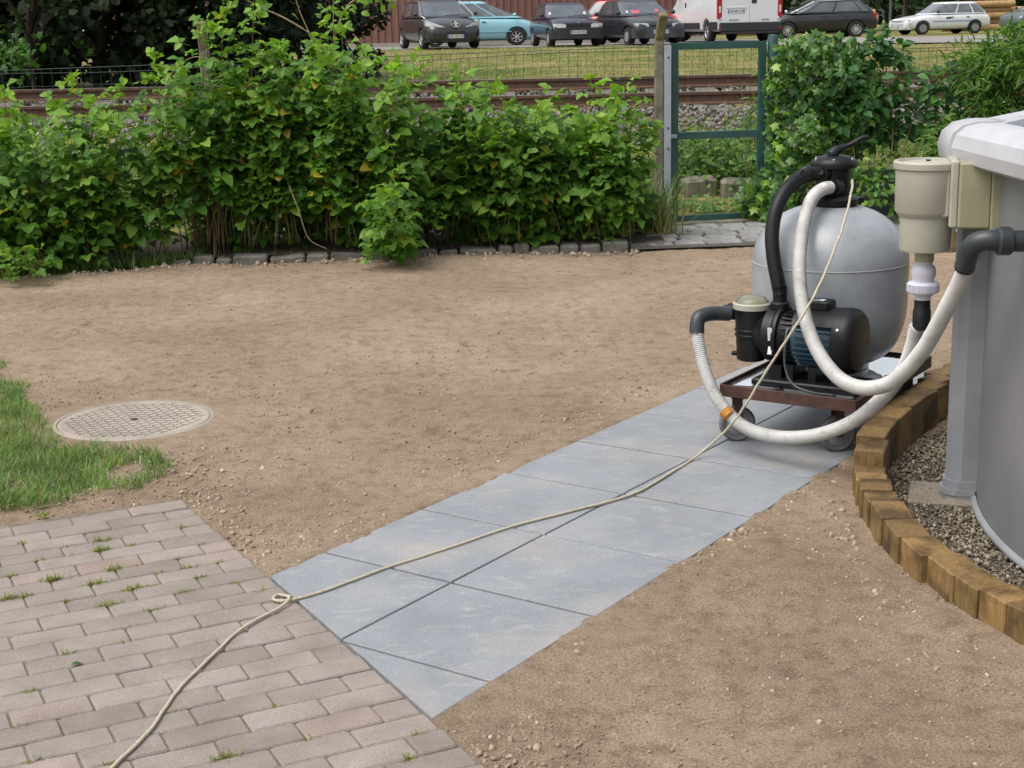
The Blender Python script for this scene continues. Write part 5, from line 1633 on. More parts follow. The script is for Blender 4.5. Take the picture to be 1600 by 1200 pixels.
def shrub(name, label, x, y, stems, clumps, mat, tm, leaf, n, sq=(1, 1, 1), stemmat='twig', nparts=60, nbias=-0.5):
    o = thing(name, label, 'shrub', (x, y, 0))
    s_ = MB()
    for b in stems: s_.tube(smooth_path(b, 5), lambda t: 0.009 - 0.006 * t, 6, False)
    s_.build('stem', M[stemmat], o, True)
    cl = np.array(clumps)
    pick = RNG.integers(0, len(cl), n)
    g = RNG.normal(0, 1, (n, 3)); g = g / (np.linalg.norm(g, axis=1, keepdims=True) + 1e-9) * RNG.random((n, 1)) ** 0.42
    P = cl[pick, :3] + g * cl[pick, 3:4] * np.array(sq)
    P[:, 2] = np.maximum(P[:, 2], 0.03)
    D = g * 0.8 + np.column_stack([RNG.normal(0, .6, n), RNG.normal(nbias * .6, .5, n), RNG.normal(-.15, .5, n)])
    N = np.column_stack([RNG.normal(0, .4, n), RNG.normal(nbias, .4, n), RNG.normal(.9, .25, n)])
    mats = leaf_mats(D, N, RNG.uniform(leaf * .65, leaf * 1.3, n))
    me = tmpl_mesh('leaf', tm, M[mat])
    order = np.argsort(P[:, 1])[:nparts]
    fr = np.zeros(n, bool); fr[order] = True
    for i in order:
        q = obj('leaf', me, None, o)
        m4 = Matrix(mats[i].tolist()).to_4x4(); m4.translation = Vector(P[i]); q.matrix_basis = m4
    tag(obj('foliage', scatter('foliage', tm, P[~fr], mats[~fr]), M[mat], o), kind='stuff')
    return o
r = random.Random(33)
cl = [(r.gauss(0.03, .33), r.gauss(0, .12), r.uniform(0.66, 1.24), r.uniform(.11, .21)) for _ in range(34)] + [(-0.05, 0, 1.42, .10), (-0.10, 0, 1.3, .12), (0.1, 0, 1.3, .10), (0.34, -.05, 0.95, .12)]
shrub('flowering_shrub', 'dark broad-leaved shrub with bare tan stems between the ivy and the feathery bush', 2.98, 12.05,
      [[(-0.05, -.05, 0), (-0.06, -.05, 0.4), (-0.05, 0, 0.8), (-0.05, 0, 1.4)], [(-0.02, -.03, 0), (0.06, -.05, 0.4), (0.08, -.03, 0.8), (0.02, 0, 1.2)], [(-0.02, 0, 0), (0.12, -.05, 0.35), (0.22, 0, 0.7), (0.3, 0, 1.0)], [(-.08, 0, 0), (-.20, -.04, .4), (-.25, 0, .9)]],
      cl, 'shrub', T_SIMPLE, 0.088, 1500, (1, .8, 1))
cl = [(r.gauss(0.02, .40), r.gauss(0, .22), r.uniform(0.30, 1.30), r.uniform(.14, .28)) for _ in range(46)] + [(0.25, 0, 1.48, .2), (0.5, 0, 1.55, .22), (-0.1, 0, 1.36, .16), (0.05, -.1, 1.45, .15), (.7, 0, 1.5, .25), (.8, 0, 1.2, .3), (.8, 0, .8, .3)]
shrub('feathery_bush', 'big bright green bush with narrow drooping leaves behind the pool', 3.98, 11.75,
      [[(x, 0, 0), (x * 1.4, 0, .5), (x * 2.2, 0, 1.2)] for x in (-.2, -.1, 0, .1, .2)], cl, 'willow', T_NARROW, 0.088, 8200, (1, .9, 1), nparts=120)
cl = [(r.gauss(0.1, .3), r.gauss(0, .15), r.uniform(0.05, 0.45), r.uniform(.1, .2)) for _ in range(16)]
shrub('low_shrub', 'low dark green shrub under the bare stems by the slatted screen', 3.15, 11.75, [[(0, 0, 0), (.05, 0, .3)]], cl, 'ivy', T_SIMPLE, 0.06, 700, nparts=20)

# trees beyond the track
def tree(label, x, y, h, cr, n, mat, leaf, seed, zlow=0.35, tm=T_QUAD, light=0, name='tree', group=None):
    r = random.Random(seed)
    z0 = float(terr(np.array(x), np.array(y)))
    o = thing(name, label, 'tree', (x, y, z0), 0, group)
    tk = MB()
    tk.tube(smooth_path([(0, 0, -0.1), (r.uniform(-.1, .1), r.uniform(-.1, .1), h * .35), (r.uniform(-.2, .2), r.uniform(-.2, .2), h * .9)], 5), lambda t: (0.05 if tm is T_IVY else 0.16) * (h / 5) * (1 - .85 * t), 9, False)
    cls = []
    for k in range(60):
        a = r.uniform(0, 6.283); rad = cr * math.sqrt(r.random()); z = r.uniform(zlow, h)
        prof = math.sin(min(1, (z / h) * 0.75 + 0.22) * 3.0) ** 0.5
        cls.append((math.cos(a) * rad * prof, math.sin(a) * rad * prof, z, r.uniform(.35, .62) * cr / 1.6))
        if k % 3 == 0: tk.tube(smooth_path([(0, 0, z * .55), (math.cos(a) * rad * .5, math.sin(a) * rad * .5, z * .85), cls[-1][:3]], 3), lambda t: 0.045 * (1 - .8 * t), 5, False)
    tk.build('trunk', M['bark'], o, True)
    cl = np.array(cls)
    pick = RNG.integers(0, len(cl), n)
    g = RNG.normal(0, 1, (n, 3)); g = g / (np.linalg.norm(g, axis=1, keepdims=True) + 1e-9) * RNG.random((n, 1)) ** 0.45
    P = cl[pick, :3] + g * cl[pick, 3:4]
    D = g + RNG.normal(0, .6, (n, 3)); N = np.column_stack([RNG.normal(0, .6, n), RNG.normal(-.4, .5, n), RNG.normal(.8, .4, n)])
    mats = leaf_mats(D, N, RNG.uniform(leaf * .6, leaf * 1.4, n))
    tag(obj('crown', scatter('crown', tm, P, mats), M[mat], o), kind='stuff')
    return o
GRP = 'dark trees beyond the track'
tree('dark evergreen tree beyond the rails with gaps showing parked cars', -8.6, 24.5, 4.0, 1.9, 15000, 'dtree', 0.11, 1, 0.1, group=GRP)
tree('dense dark evergreen tree behind the wire fence and the rails', -6.3, 23.6, 3.9, 1.75, 17000, 'dtree', 0.11, 2, 0.05, group=GRP)
tree('dense dark evergreen tree behind the second concrete post', -4.35, 24.2, 3.9, 1.7, 17000, 'dtree', 0.11, 3, 0.05, group=GRP)
tree('dark bushy tree at the edge of the brown metal wall', -3.25, 26.5, 3.8, 1.25, 9000, 'dtree', 0.10, 4, 0.05, group=GRP)
tree('lighter green maple-like tree among the dark evergreens', -6.75, 21.9, 3.6, 0.75, 900, 'ltree', 0.09, 5, 0.55, T_IVY)
tree('dark evergreen tree standing behind the others near the parked cars', -10.8, 26.5, 4.2, 2.3, 15000, 'dtree', 0.13, 6, 0.0, group=GRP)
FG = 'woodland trees behind the timber yard'
for i, x in enumerate((7.5, 12.0, 16.5, 21.5, 27.0, 33)):
    tree('leafy woodland tree far behind the parked cars and the log piles', x, 86 + (i % 3) * 3, 9, 4.2, 2600, 'ftree', 0.42, 20 + i, 0.6, group=FG)
# timber yard beyond the road: trunks, logs, posts
for i, (x, y, rad) in enumerate(((17.2, 73, 0.26), (20.1, 77.5, 0.26), (18.6, 79, 0.2))):
    o = MB().tube([(0, 0, -0.1), (0.03, 0, 2.5), (0.1, 0.1, 6.5)], lambda t: rad * (1 - .4 * t), 12, False).build('bare_tree', M['bark'], None, True, loc=(x, y, 0.80))
    tag(o, ['thick bare tree trunk behind the bonnet of the white car', 'bare tree trunk between the log piles', 'slender bare tree trunk at the back of the timber yard'][i], 'tree')
def logpile(x, y, nx, nz, label, along=True, L=3.4):
    o = thing('log_pile', label, 'log pile', (x, y, 0.805))
    me = MB().lathe([(0.15, -L / 2), (0.16, L / 2)], 10, (0, 0, 0), (1, 0, 0)).mesh('log', 40); me.materials.append(M['log'])
    rr_ = random.Random(int(x * 10))
    for k in range(nz):
        for j in range(nx):
            obj('log', me, None, o, (rr_.uniform(-.2, .2), (j - nx / 2) * 0.31 + (k % 2) * .155, 0.155 + k * 0.27), (rr_.uniform(0, 6), 0, rr_.uniform(-.03, .03)))
logpile(16.3, 75, 3, 4, 'stack of pale stripped logs behind the fence posts and the white car')
logpile(22.6, 74, 3, 5, 'tall stack of orange stripped logs behind the tail of the white car')
logpile(27.2, 78.0, 3, 4, 'stack of stripped logs behind the dark grey car', L=4)
logpile(12.6, 75.0, 3, 3, 'low stack of pale logs behind the black car', L=3)
for i, x in enumerate((14.3, 15.4, 16.45, 17.9, 21.0, 24.3)):
    o = MB().lathe([(0.07, 0), (0.065, 1.5), (0.001, 1.56)], 10, caps=False).build('fence_post', M['greenpost'], None, 35, loc=(x, 71.5, 0.80))
    tag(o, 'slim green fence post before the log piles across the road', 'post', 'posts of the timber yard fence')
# ================================================================== BROWN METAL BUILDING
bd = thing('metal_building', 'long building with brown corrugated metal cladding behind the parked cars', 'building', (-4.0, 55.0, 0.88))
pnl = MB()
prof, x = [], 0.0
while x < 0.999:
    for dx, dy in ((0.0, 0.0), (0.10, 0.0), (0.125, 0.05), (0.225, 0.05)):
        if x + dx <= 1.0: prof.append((x + dx, dy))
    x += 0.25
prof.append((1.0, 0.0))
vs = [(px, -py, z) for z in (0.15, 4.6) for px, py in prof]
n = len(prof)
pnl.add(vs, [(k, k + 1, n + k + 1, n + k) for k in range(n - 1)])
PM = pnl.mesh('panel', fix=False); PM.materials.append(M['corr'])
for k in range(28): obj('panel', PM, None, bd, (-17.0 + k * 1.0, -0.02 - 0.003 * (k % 2), 0))
MB().box((-3, 0.16, 2.3), (28.2, 0.12, 4.6)).build('wall', M['corr'], bd)
MB().box((-3, -0.03, 0.07), (28.2, 0.16, 0.16)).build('plinth', M['plinth'], bd)
MB().box((-3, 3.0, 4.72), (28.8, 6.6, 0.16)).build('roof', M['corr'], bd)
for sx in (-17.05, 11.05): MB().box((sx, 3.1, 2.3), (0.12, 5.8, 4.6)).build('side_wall', M['corr'], bd)

# ================================================================== VEHICLES
def textmesh(s, size, depth=0.002):
    c = bpy.data.curves.new('txt', 'FONT')
    c.body = s; c.size = size; c.extrude = depth; c.align_x = 'CENTER'; c.align_y = 'CENTER'; c.resolution_u = 2
    o = bpy.data.objects.new('txt', c); COL.objects.link(o)
    dg = bpy.context.evaluated_depsgraph_get()
    me = bpy.data.meshes.new_from_object(o.evaluated_get(dg))
    bpy.data.objects.remove(o)
    me.name = 'lettering'
    me.materials.clear()
    return me
def plate(parent, x, z, txt, face=1, wd=0.52, y=0.0):
    """number plate facing +x (face=1) or -x"""
    p = MB().box((x, y, z), (0.012, wd, 0.11)).build('number_plate', M['platewhite'], parent)
    for s in (-1, 1): MB().box((x + face * 0.008, y + s * (wd / 2 - 0.018), z), (0.004, 0.034, 0.11)).build('plate_band', M['plateblue'], p)
    if txt:
        obj('lettering', textmesh(txt, 0.088), M['ink'], p, (x + face * 0.009, y, z), (R(90), 0, R(90) if face > 0 else R(-90)))
    return p
def bake(o):
    dg = bpy.context.evaluated_depsgraph_get()
    me = bpy.data.meshes.new_from_object(o.evaluated_get(dg))
    old = o.data
    o.modifiers.clear()
    o.data = me
    return o
def add_wheel(parent, x, y, r, wd, rimmat, spokes):
    s = 1 if y > 0 else -1
    w_ = MB().lathe([(r * .62, -wd / 2), (r * .93, -wd / 2), (r, -wd / 2 + .03), (r, wd / 2 - .03), (r * .93, wd / 2), (r * .62, wd / 2)], 28, (x, y, r), (0, 1, 0), caps=False).build('wheel', M['cartyre'], parent, 40)
    m = MB().lathe([(r * .64, s * wd * .44), (r * .60, s * wd * .49), (r * .56, s * wd * .40)], 28, (x, y, r), (0, 1, 0), caps=False)
    if spokes:
        m.lathe([(r * .16, s * wd * .36), (r * .14, s * wd * .45), (0.001, s * wd * .46)], 14, (x, y, r), (0, 1, 0), caps=False)
        for k in range(spokes):
            t = 2 * math.pi * k / spokes
            m.box((x + math.cos(t) * r * .36, y + s * wd * .41, r + math.sin(t) * r * .36), (r * .46, wd * .06, r * .11), Euler((0, -t, 0)))
    else:
        m.lathe([(r * .58, s * wd * .42), (r * .30, s * wd * .47), (0.001, s * wd * .47)], 24, (x, y, r), (0, 1, 0), caps=False)
        for k in range(7):
            t = 2 * math.pi * k / 7
            m.box((x + math.cos(t) * r * .45, y + s * wd * .46, r + math.sin(t) * r * .45), (r * .12, wd * .04, r * .06), Euler((0, -t, 0)))
    m.build('rim', rimmat, w_, 40)
    MB().lathe([(r * .60, s * wd * .2), (0.001, s * wd * .2)], 20, (x, y, r), (0, 1, 0), caps=False).build('hub', M['cartyre'], w_)
def supere(th, a, b, n=6.0):
    c, s = math.cos(th), math.sin(th)
    return a * math.copysign(abs(c) ** (2 / n), c), b * math.copysign(abs(s) ** (2 / n), s)

def car(name, label, cat, loc, yaw, L, W, H, pmat, top, cab, wheels, r=0.29, rimmat=None, spokes=0, plate_f=None, plate_r=None, bumper=None,
        lamps='wide', extras=None, glass=None, group='cars parked beyond the railway', zs=0.95):
    """top: (x, ztop, halfwidth factor, zbottom) stations from nose to tail; cab: dict with cowl, roof_f, roof_r, tail x positions and zb"""
    o = thing(name, label, cat, loc, yaw, group)
    o.scale = (1, 1, zs)
    rimmat = rimmat or M['alloy']
    glass = glass or M['glass']
    hw = W / 2
    m = MB()
    prof = lambda w_, zb, zt: [(0, zb), (w_ * .72, zb), (w_ * .93, zb + .05), (w_ * .985, zb + (zt - zb) * .25), (w_, zb + (zt - zb) * .55), (w_ * .985, zb + (zt - zb) * .80), (w_ * .90, zt - .025), (w_ * .62, zt + .008), (0, zt + .02)]
    rings = []
    for x, zt, wf, zb in top:
        h = prof(hw * wf, zb, zt)
        ring = [(x, y, z) for y, z in h] + [(x, -y, z) for y, z in h[-2:0:-1]]
        rings.append(ring)
    n = len(rings[0])
    vs = [p for rg in rings for p in rg]
    fs = [(l * n + k, l * n + (k + 1) % n, (l + 1) * n + (k + 1) % n, (l + 1) * n + k) for l in range(len(rings) - 1) for k in range(n)]
    fs += [tuple(range(n)), tuple(range(len(rings) * n - 1, (len(rings) - 1) * n - 1, -1))]
    m.add(vs, fs)
    body = m.build('body', pmat, o, True)
    sub = body.modifiers.new('s', 'SUBSURF'); sub.levels = sub.render_levels = 2
    cut = MB()
    for wx in wheels:
        for s in (-1, 1): cut.lathe([(r + .055, -.16), (r + .055, .16)], 28, (wx, s * (hw - .06), r), (0, 1, 0))
    co = cut.build('cut', None, o)
    bo = body.modifiers.new('b', 'BOOLEAN'); bo.object = co; bo.operation = 'DIFFERENCE'; bo.solver = 'EXACT'
    bake(body)
    bpy.data.objects.remove(co)
    body.data.polygons.foreach_set('use_smooth', [True] * len(body.data.polygons)); body.data.set_sharp_from_angle(angle=R(38))
    # cabin
    zb0, zt0 = cab['zb'], H
    wb, wt = hw * 0.93, hw * cab.get('wt', 0.70)
    def S(t, th, off=0.0):
        xf = cab['cowl'] + (cab['roof_f'] - cab['cowl']) * (t ** 0.92)
        xr = cab['tail'] + (cab['roof_r'] - cab['tail']) * (t ** 1.2)
        a, c = (xf - xr) / 2, (xf + xr) / 2
        b = wb + (wt - wb) * t ** 1.15
        x, y = supere(th, a + off, b + off, 7.0)
        return Vector((c + x, y, zb0 + (zt0 - .045 - zb0) * t))
    cb_ = MB()
    NT, NA = 6, 48
    vs = [S(i / NT, 2 * math.pi * k / NA) for i in range(NT + 1) for k in range(NA)]
    tp = [S(1, 2 * math.pi * k / NA) for k in range(NA)]
    c0 = Vector(((cab['roof_f'] + cab['roof_r']) / 2, 0, 0))
    for sc, dz in ((.94, .022), (.75, .038), (.4, .045)):
        vs += [Vector((c0.x + (p.x - c0.x) * sc, p.y * sc, p.z + dz)) for p in tp]
    RN = NT + 4
    fs = [(l * NA + k, l * NA + (k + 1) % NA, (l + 1) * NA + (k + 1) % NA, (l + 1) * NA + k) for l in range(RN - 1) for k in range(NA)]
    fs += [tuple((RN - 1) * NA + k for k in range(NA))]
    cb_.add(vs, fs).build('roof', pmat, o, 40)
    def pane(nm, t0, t1, a0, a1, off=0.007, nn=8, mat=None):
        g_ = MB()
        vs = [S(t0 + (t1 - t0) * i / 4, a0 + (a1 - a0) * k / nn, off) for i in range(5) for k in range(nn + 1)]
        g_.add(vs, [(i * (nn + 1) + k, i * (nn + 1) + k + 1, (i + 1) * (nn + 1) + k + 1, (i + 1) * (nn + 1) + k) for i in range(4) for k in range(nn)])
        return g_.build(nm, mat or glass, o, True)
    A = lambda f: math.acos(max(-1, min(1, math.copysign(abs(f) ** 3.5, f))))
    ws = pane('windscreen', .10, .93, -R(38), R(38))
    pane('rear_window', .25, .90, math.pi - R(36), math.pi + R(36))
    for s in (1, -1):
        for f0, f1 in cab.get('side', ((.93, .30), (.26, -.50), (-.56, -.90))):
            pane('side_window', .12, .90, s * A(f0), s * A(f1))
    for wx in wheels:
        for s in (-1, 1): add_wheel(o, wx, s * (hw - .10), r, .19, rimmat, spokes)
    # dark underside
    MB().box((0, 0, .24), (L * .80, W * .72, .10)).build('underside', M['cartyre'], o)
    xf = L / 2
    # mirrors and door lines
    for s in (-1, 1):
        MB().lathe([(0.02, -.07), (.055, -.05), (.065, 0), (.055, .05), (.02, .07)], 12, (cab['cowl'] - .30, s * (hw + .06), zb0 + .10), (0, 1, .15)).build('mirror', extras.get('mirror', M['bumperblack']) if extras else M['bumperblack'], o, True)
        for hx in cab.get('handles', (0.0,)):
            MB().box((hx, s * (hw * .995), zb0 - .13), (.15, .03, .03), ch=.006).build('door_handle', extras.get('handle', M['bumperblack']) if extras else M['bumperblack'], o)
    return o

def nose(o, pts_y, x_at, z0, z1, mat, nm, dx=0.012, n=10):
    """a strip wrapped on the nose: lateral range pts_y, depth x_at(y)"""
    m = MB()
    y0, y1 = pts_y
    vs, fs = [], []
    for k in range(n + 1):
        y = y0 + (y1 - y0) * k / n
        x = x_at(y)
        vs += [(x + dx, y, z0(y) if callable(z0) else z0), (x + dx, y, z1(y) if callable(z1) else z1), (x - .10, y, z1(y) if callable(z1) else z1), (x - .10, y, z0(y) if callable(z0) else z0)]
    for k in range(n):
        for j in range(4): fs.append((k * 4 + j, k * 4 + (j + 1) % 4, (k + 1) * 4 + (j + 1) % 4, (k + 1) * 4 + j))
    fs += [(0, 1, 2, 3), (n * 4 + 3, n * 4 + 2, n * 4 + 1, n * 4)]
    m.add(vs, fs)
    return m.build(nm, mat, o, 35)

ZC = 0.909
SPORT = {'mirror': M['bumperblack']}
# --- 1 dark wagon with lion badge
blk = paint('paint_black_grey', (0.030, 0.032, 0.036), 0.3)
L_, W_, H_ = 4.15, 1.76, 1.54
c1 = car('parked_car', 'dark grey estate car with big swept headlights and a chrome lion badge', 'car', (-2.05, 47.8, ZC), R(-90 + 17), L_, W_, H_, blk,
         [(2.07, .50, .60, .30), (2.04, .66, .80, .22), (1.88, .78, .93, .20), (1.5, .90, .99, .19), (1.05, 1.0, 1.0, .19), (.3, 1.02, 1.0, .20), (-1.0, 1.03, 1.0, .20), (-1.7, 1.03, .97, .21), (-1.98, .95, .90, .26), (-2.07, .60, .78, .32)],
         {'cowl': 1.22, 'roof_f': .28, 'roof_r': -1.70, 'tail': -2.0, 'zb': .98, 'wt': .70, 'handles': (.1, -.75)}, (1.28, -1.28), .31, None, 5, extras={'mirror': M['bumperblack']})
nx = lambda y: 2.07 - 0.34 * (abs(y) / .88) ** 2.4
nose(c1, (-.80, .80), nx, .28, .54, M['bumperblack'], 'lower_grille', 0.02)
nose(c1, (-.86, .86), nx, .22, .285, blk, 'front_lip', 0.03)
for s in (-1, 1):
    nose(c1, (s * .34, s * .84), nx, lambda y: .66 + (abs(y) - .34) * .10, lambda y: .68 + (abs(y) - .34) * .42, M['lamp'], 'headlight', 0.015)
    MB().lathe([(.055, 0), (.06, .02), (.045, .03)], 16, (nx(.62) - .02, s * .60, .40), (1, 0, 0)).build('fog_lamp', M['chrome'], c1, 40)
em = MB().prism([(-.13, .09), (.13, .09), (.11, -.05), (.06, -.10), (-.06, -.10), (-.11, -.05)], 0, .012).build('badge', M['bumperblack'], c1, loc=(2.075, 0, .76), rot=(R(90), 0, R(90)))
LION = [(-.045, -.085), (-.015, -.085), (-.005, -.03), (.02, -.085), (.05, -.085), (.035, -.03), (.055, .01), (.09, -.005), (.085, .02), (.05, .035), (.08, .05), (.06, .07), (.02, .06), (.0, .082), (-.035, .08), (-.06, .055), (-.035, .045), (-.045, .02), (-.08, .03), (-.085, .01), (-.045, -.005), (-.03, -.03)]
MB().prism([(x * 1.15, y * 1.1) for x, y in LION], .012, .022).build('lion_emblem', M['platewhite'], em)
for a_, b_ in (((-.13, .09), (-.11, -.05)), ((-.11, -.05), (-.06, -.10)), ((-.06, -.10), (.06, -.10)), ((.06, -.10), (.11, -.05)), ((.11, -.05), (.13, .09))):
    MB().tube([(*a_, .012), (*b_, .012)], .012, 6).build('badge_surround', M['chrome'], em)
plate(c1, 2.10, .385, 'AK 105 CR')
for s in (-1, 1): MB().tube([(1.24 - .02, s * .1, 1.03), (1.17, s * .1 + .5, 1.06)], .010, 5).build('wiper', M['ink'], c1)
MB().tube([(1.30, .72, .93), (1.17, .82, 1.03), (.2, .66, 1.50), (-1.6, .63, 1.52)], .014, 5).build('chrome_trim', M['chrome'], c1)
MB().tube([(1.30, -.72, .93), (1.17, -.82, 1.03), (.2, -.66, 1.50), (-1.6, -.63, 1.52)], .014, 5).build('chrome_trim', M['chrome'], c1)

# --- 2 turquoise MPV seen from the side
teal = paint('paint_turquoise', (0.26, 0.52, 0.60), 0.1)
c2 = car('parked_car', 'turquoise family car parked sideways behind the dark estate car', 'car', (-1.0, 51.6, ZC), R(2), 4.30, 1.78, 1.60, teal,
         [(2.15, .55, .62, .30), (2.12, .72, .82, .22), (1.95, .82, .94, .20), (1.6, .93, .99, .19), (1.2, 1.0, 1.0, .19), (.3, 1.02, 1.0, .20), (-1.1, 1.04, 1.0, .20), (-1.8, 1.03, .97, .22), (-2.08, .95, .90, .28), (-2.15, .60, .80, .34)],
         {'cowl': 1.62, 'roof_f': .35, 'roof_r': -1.65, 'tail': -2.05, 'zb': .98, 'wt': .74, 'handles': (.30, -.65), 'side': ((.93, .58), (.53, .05), (.0, -.55), (-.6, -.9))}, (1.38, -1.32), .31, None, 7,
         glass=M['glasslight'], extras={'mirror': teal}, zs=.91)
MB().box((.1, -.893, .50), (2.2, .02, .035)).build('side_trim', teal, c2)
for s in (-1, 1): nose(c2, (s * .45, s * .86), lambda y: 2.15 - 0.3 * (abs(y) / .9) ** 2.4, .68, .84, M['lamp'], 'headlight', .012)

# --- 3 small navy hatchback with chevron badge
navy = paint('paint_navy', (0.022, 0.026, 0.050), 0.25)
L3 = 3.55
c3 = car('parked_car', 'small navy hatchback with square headlights and a black front bumper', 'car', (1.85, 47.2, ZC), R(-90 + 11), L3, 1.58, 1.36, navy,
         [(1.77, .50, .84, .28), (1.75, .68, .93, .22), (1.66, .76, .97, .20), (1.3, .81, .99, .19), (.85, .87, 1.0, .19), (.2, .90, 1.0, .20), (-1.0, .92, 1.0, .20), (-1.5, .92, .98, .22), (-1.72, .84, .94, .28), (-1.77, .55, .88, .32)],
         {'cowl': .92, 'roof_f': .10, 'roof_r': -1.30, 'tail': -1.72, 'zb': .87, 'wt': .74, 'handles': (-.05,)}, (1.12, -1.10), .27, M['wheelhub'], 0)
nx3 = lambda y: 1.78 - 0.10 * (abs(y) / .78) ** 4
nose(c3, (-.80, .80), nx3, .24, .55, M['bumperblack'], 'bumper', .03)
nose(c3, (-.36, .36), nx3, .575, .70, M['ink'], 'grille', .006)
nose(c3, (-.36, .36), nx3, .630, .645, navy, 'grille_bar', .014)
for s in (-1, 1): nose(c3, (s * .38, s * .74), nx3, .575, lambda y: .70 - max(0, .46 - abs(y)) * .5, M['lamp'], 'headlight', .014)
for k in range(2):
    ch_ = MB()
    for s in (-1, 1): ch_.box((1.768, s * .022, .752 - .030 * k), (.012, .062, .018), Euler((R(-s * 42), 0, 0)))
    ch_.build('chevron_badge', M['chrome'], c3)
plate(c3, nx3(0) + .040, .435, 'BD 532 MC')
MB().tube([(.90, -.10, .91), (.84, .18, .95), (.86, .55, .93)], .012, 5).build('wiper', M['ink'], c3)
MB().box((.65, .46, 1.02), (.004, .07, .10), Euler((0, R(-36), 0))).build('windscreen_sticker', M['whitepaper'], c3)
MB().box((.70, -.62, 1.02), (.004, .07, .10), Euler((0, R(-36), 0))).build('windscreen_sticker', M['whitepaper'], c3)
MB().tube([(.0, 0, 1.36), (-.06, 0, 1.43)], .006, 5).build('aerial', M['ink'], c3)

# --- 4 dark hatchback with a pink notice
char = paint('paint_charcoal', (0.030, 0.036, 0.042), 0.25)
c4 = car('parked_car', 'dark charcoal hatchback with a pink notice behind the windscreen', 'car', (4.05, 47.0, ZC), R(-90 + 17), 3.72, 1.64, 1.40, char,
         [(1.86, .48, .78, .27), (1.84, .64, .90, .21), (1.72, .73, .96, .19), (1.35, .82, .99, .18), (.9, .90, 1.0, .18), (.2, .92, 1.0, .19), (-1.0, .94, 1.0, .20), (-1.55, .94, .98, .22), (-1.80, .86, .93, .28), (-1.86, .55, .86, .32)],
         {'cowl': 1.0, 'roof_f': .18, 'roof_r': -1.35, 'tail': -1.80, 'zb': .89, 'wt': .72, 'handles': (-.05,)}, (1.18, -1.20), .275, M['wheelhub'], 0)
nx4 = lambda y: 1.86 - 0.18 * (abs(y) / .82) ** 3
nose(c4, (-.82, .82), nx4, .22, .52, plain('grey_bumper', (0.055, 0.062, 0.066), None, 4, 0.5), 'bumper', .03)
nose(c4, (-.34, .34), nx4, .55, .60, M['ink'], 'grille', .006)
for s in (-1, 1): nose(c4, (s * .38, s * .76), nx4, .55, lambda y: .665 - max(0, .45 - abs(y)) * .4, M['lamp'], 'headlight', .012)
plate(c4, nx4(0) + .040, .40, 'CX 806 GD')
for y0 in (-.1, .35): MB().tube([(.98, y0 - .35, .93), (.93, y0, .97), (.96, y0 + .25, .94)], .011, 5).build('wiper', M['ink'], c4)
MB().box((.80, -.38, 1.02), (.004, .26, .13), Euler((0, R(-36), 0))).build('notice', M['pinkpaper'], c4)
MB().box((.80, .30, 1.05), (.004, .10, .12), Euler((0, R(-36), 0))).build('notice', M['pinkpaper'], c4)
MB().box((.78, -.64, 1.02), (.004, .06, .10), Euler((0, R(-36), 0))).build('windscreen_sticker', M['whitepaper'], c4)
MB().tube([(.05, 0, 1.40), (-.02, 0, 1.47)], .006, 5).build('aerial', M['ink'], c4)

# --- 5 red car behind
red = paint('paint_red', (0.36, 0.022, 0.020), 0.0)
c5 = car('parked_car', 'red car half hidden between the charcoal hatchback and the white van', 'car', (4.6, 51.6, ZC), R(-22), 3.9, 1.70, 1.50, red,
         [(1.95, .55, .70, .28), (1.92, .70, .86, .22), (1.75, .80, .95, .20), (1.4, .90, .99, .19), (1.0, .98, 1.0, .19), (.2, 1.0, 1.0, .2), (-1.0, 1.02, 1.0, .2), (-1.6, 1.02, .98, .22), (-1.88, .95, .92, .28), (-1.95, .6, .84, .32)],
         {'cowl': 1.15, 'roof_f': .15, 'roof_r': -1.5, 'tail': -1.88, 'zb': .96, 'wt': .72, 'handles': (.0, -.6)}, (1.22, -1.22), .30, None, 5, glass=M['glasslight'], extras={'mirror': red}, zs=.93)

# --- 6 white van
wht = paint('paint_white', (0.70, 0.71, 0.73), 0.0, 0.4)
van = thing('delivery_van', 'tall white delivery van seen from behind with black bumper and red tail lights', 'van', (6.95, 49.0, ZC), R(90 + 11))
VL, VW = 5.0, 2.02
m = MB()
rings = []
for x, zt, wf, zb in ((2.5, .95, .86, .36), (2.42, 1.15, .95, .34), (1.85, 1.36, 1.0, .33), (1.2, 2.30, .97, .33), (.85, 2.42, .97, .33), (-.5, 2.46, .97, .33), (-2.3, 2.46, .97, .33), (-2.44, 2.45, .965, .34)):
    w2 = VW / 2 * wf
    h = [(0, zb), (w2 * .9, zb), (w2 * 1.0, zb + .06), (w2 * 1.02, zb + (zt - zb) * .3), (w2 * 1.02, zb + (zt - zb) * .5), (w2 * .985, zb + (zt - zb) * .78), (w2 * .94, zt - .08), (w2 * .85, zt), (0, zt + .02)]
    rings.append([(x, y, z) for y, z in h] + [(x, -y, z) for y, z in h[-2:0:-1]])
n = len(rings[0])
fs = [(l * n + k, l * n + (k + 1) % n, (l + 1) * n + (k + 1) % n, (l + 1) * n + k) for l in range(len(rings) - 1) for k in range(n)] + [tuple(range(n)), tuple(range(len(rings) * n - 1, (len(rings) - 1) * n - 1, -1))]
m.add([p for rg in rings for p in rg], fs)
vb = m.build('body', wht, van)
cut = MB()
for wx in (1.62, -1.30):
    for s in (-1, 1): cut.lathe([(.40, -.2), (.40, .2)], 28, (wx, s * .94, .33), (0, 1, 0))
co = cut.build('cut', None, van)
bo = vb.modifiers.new('b', 'BOOLEAN'); bo.object = co; bo.solver = 'EXACT'
bake(vb); bpy.data.objects.remove(co)
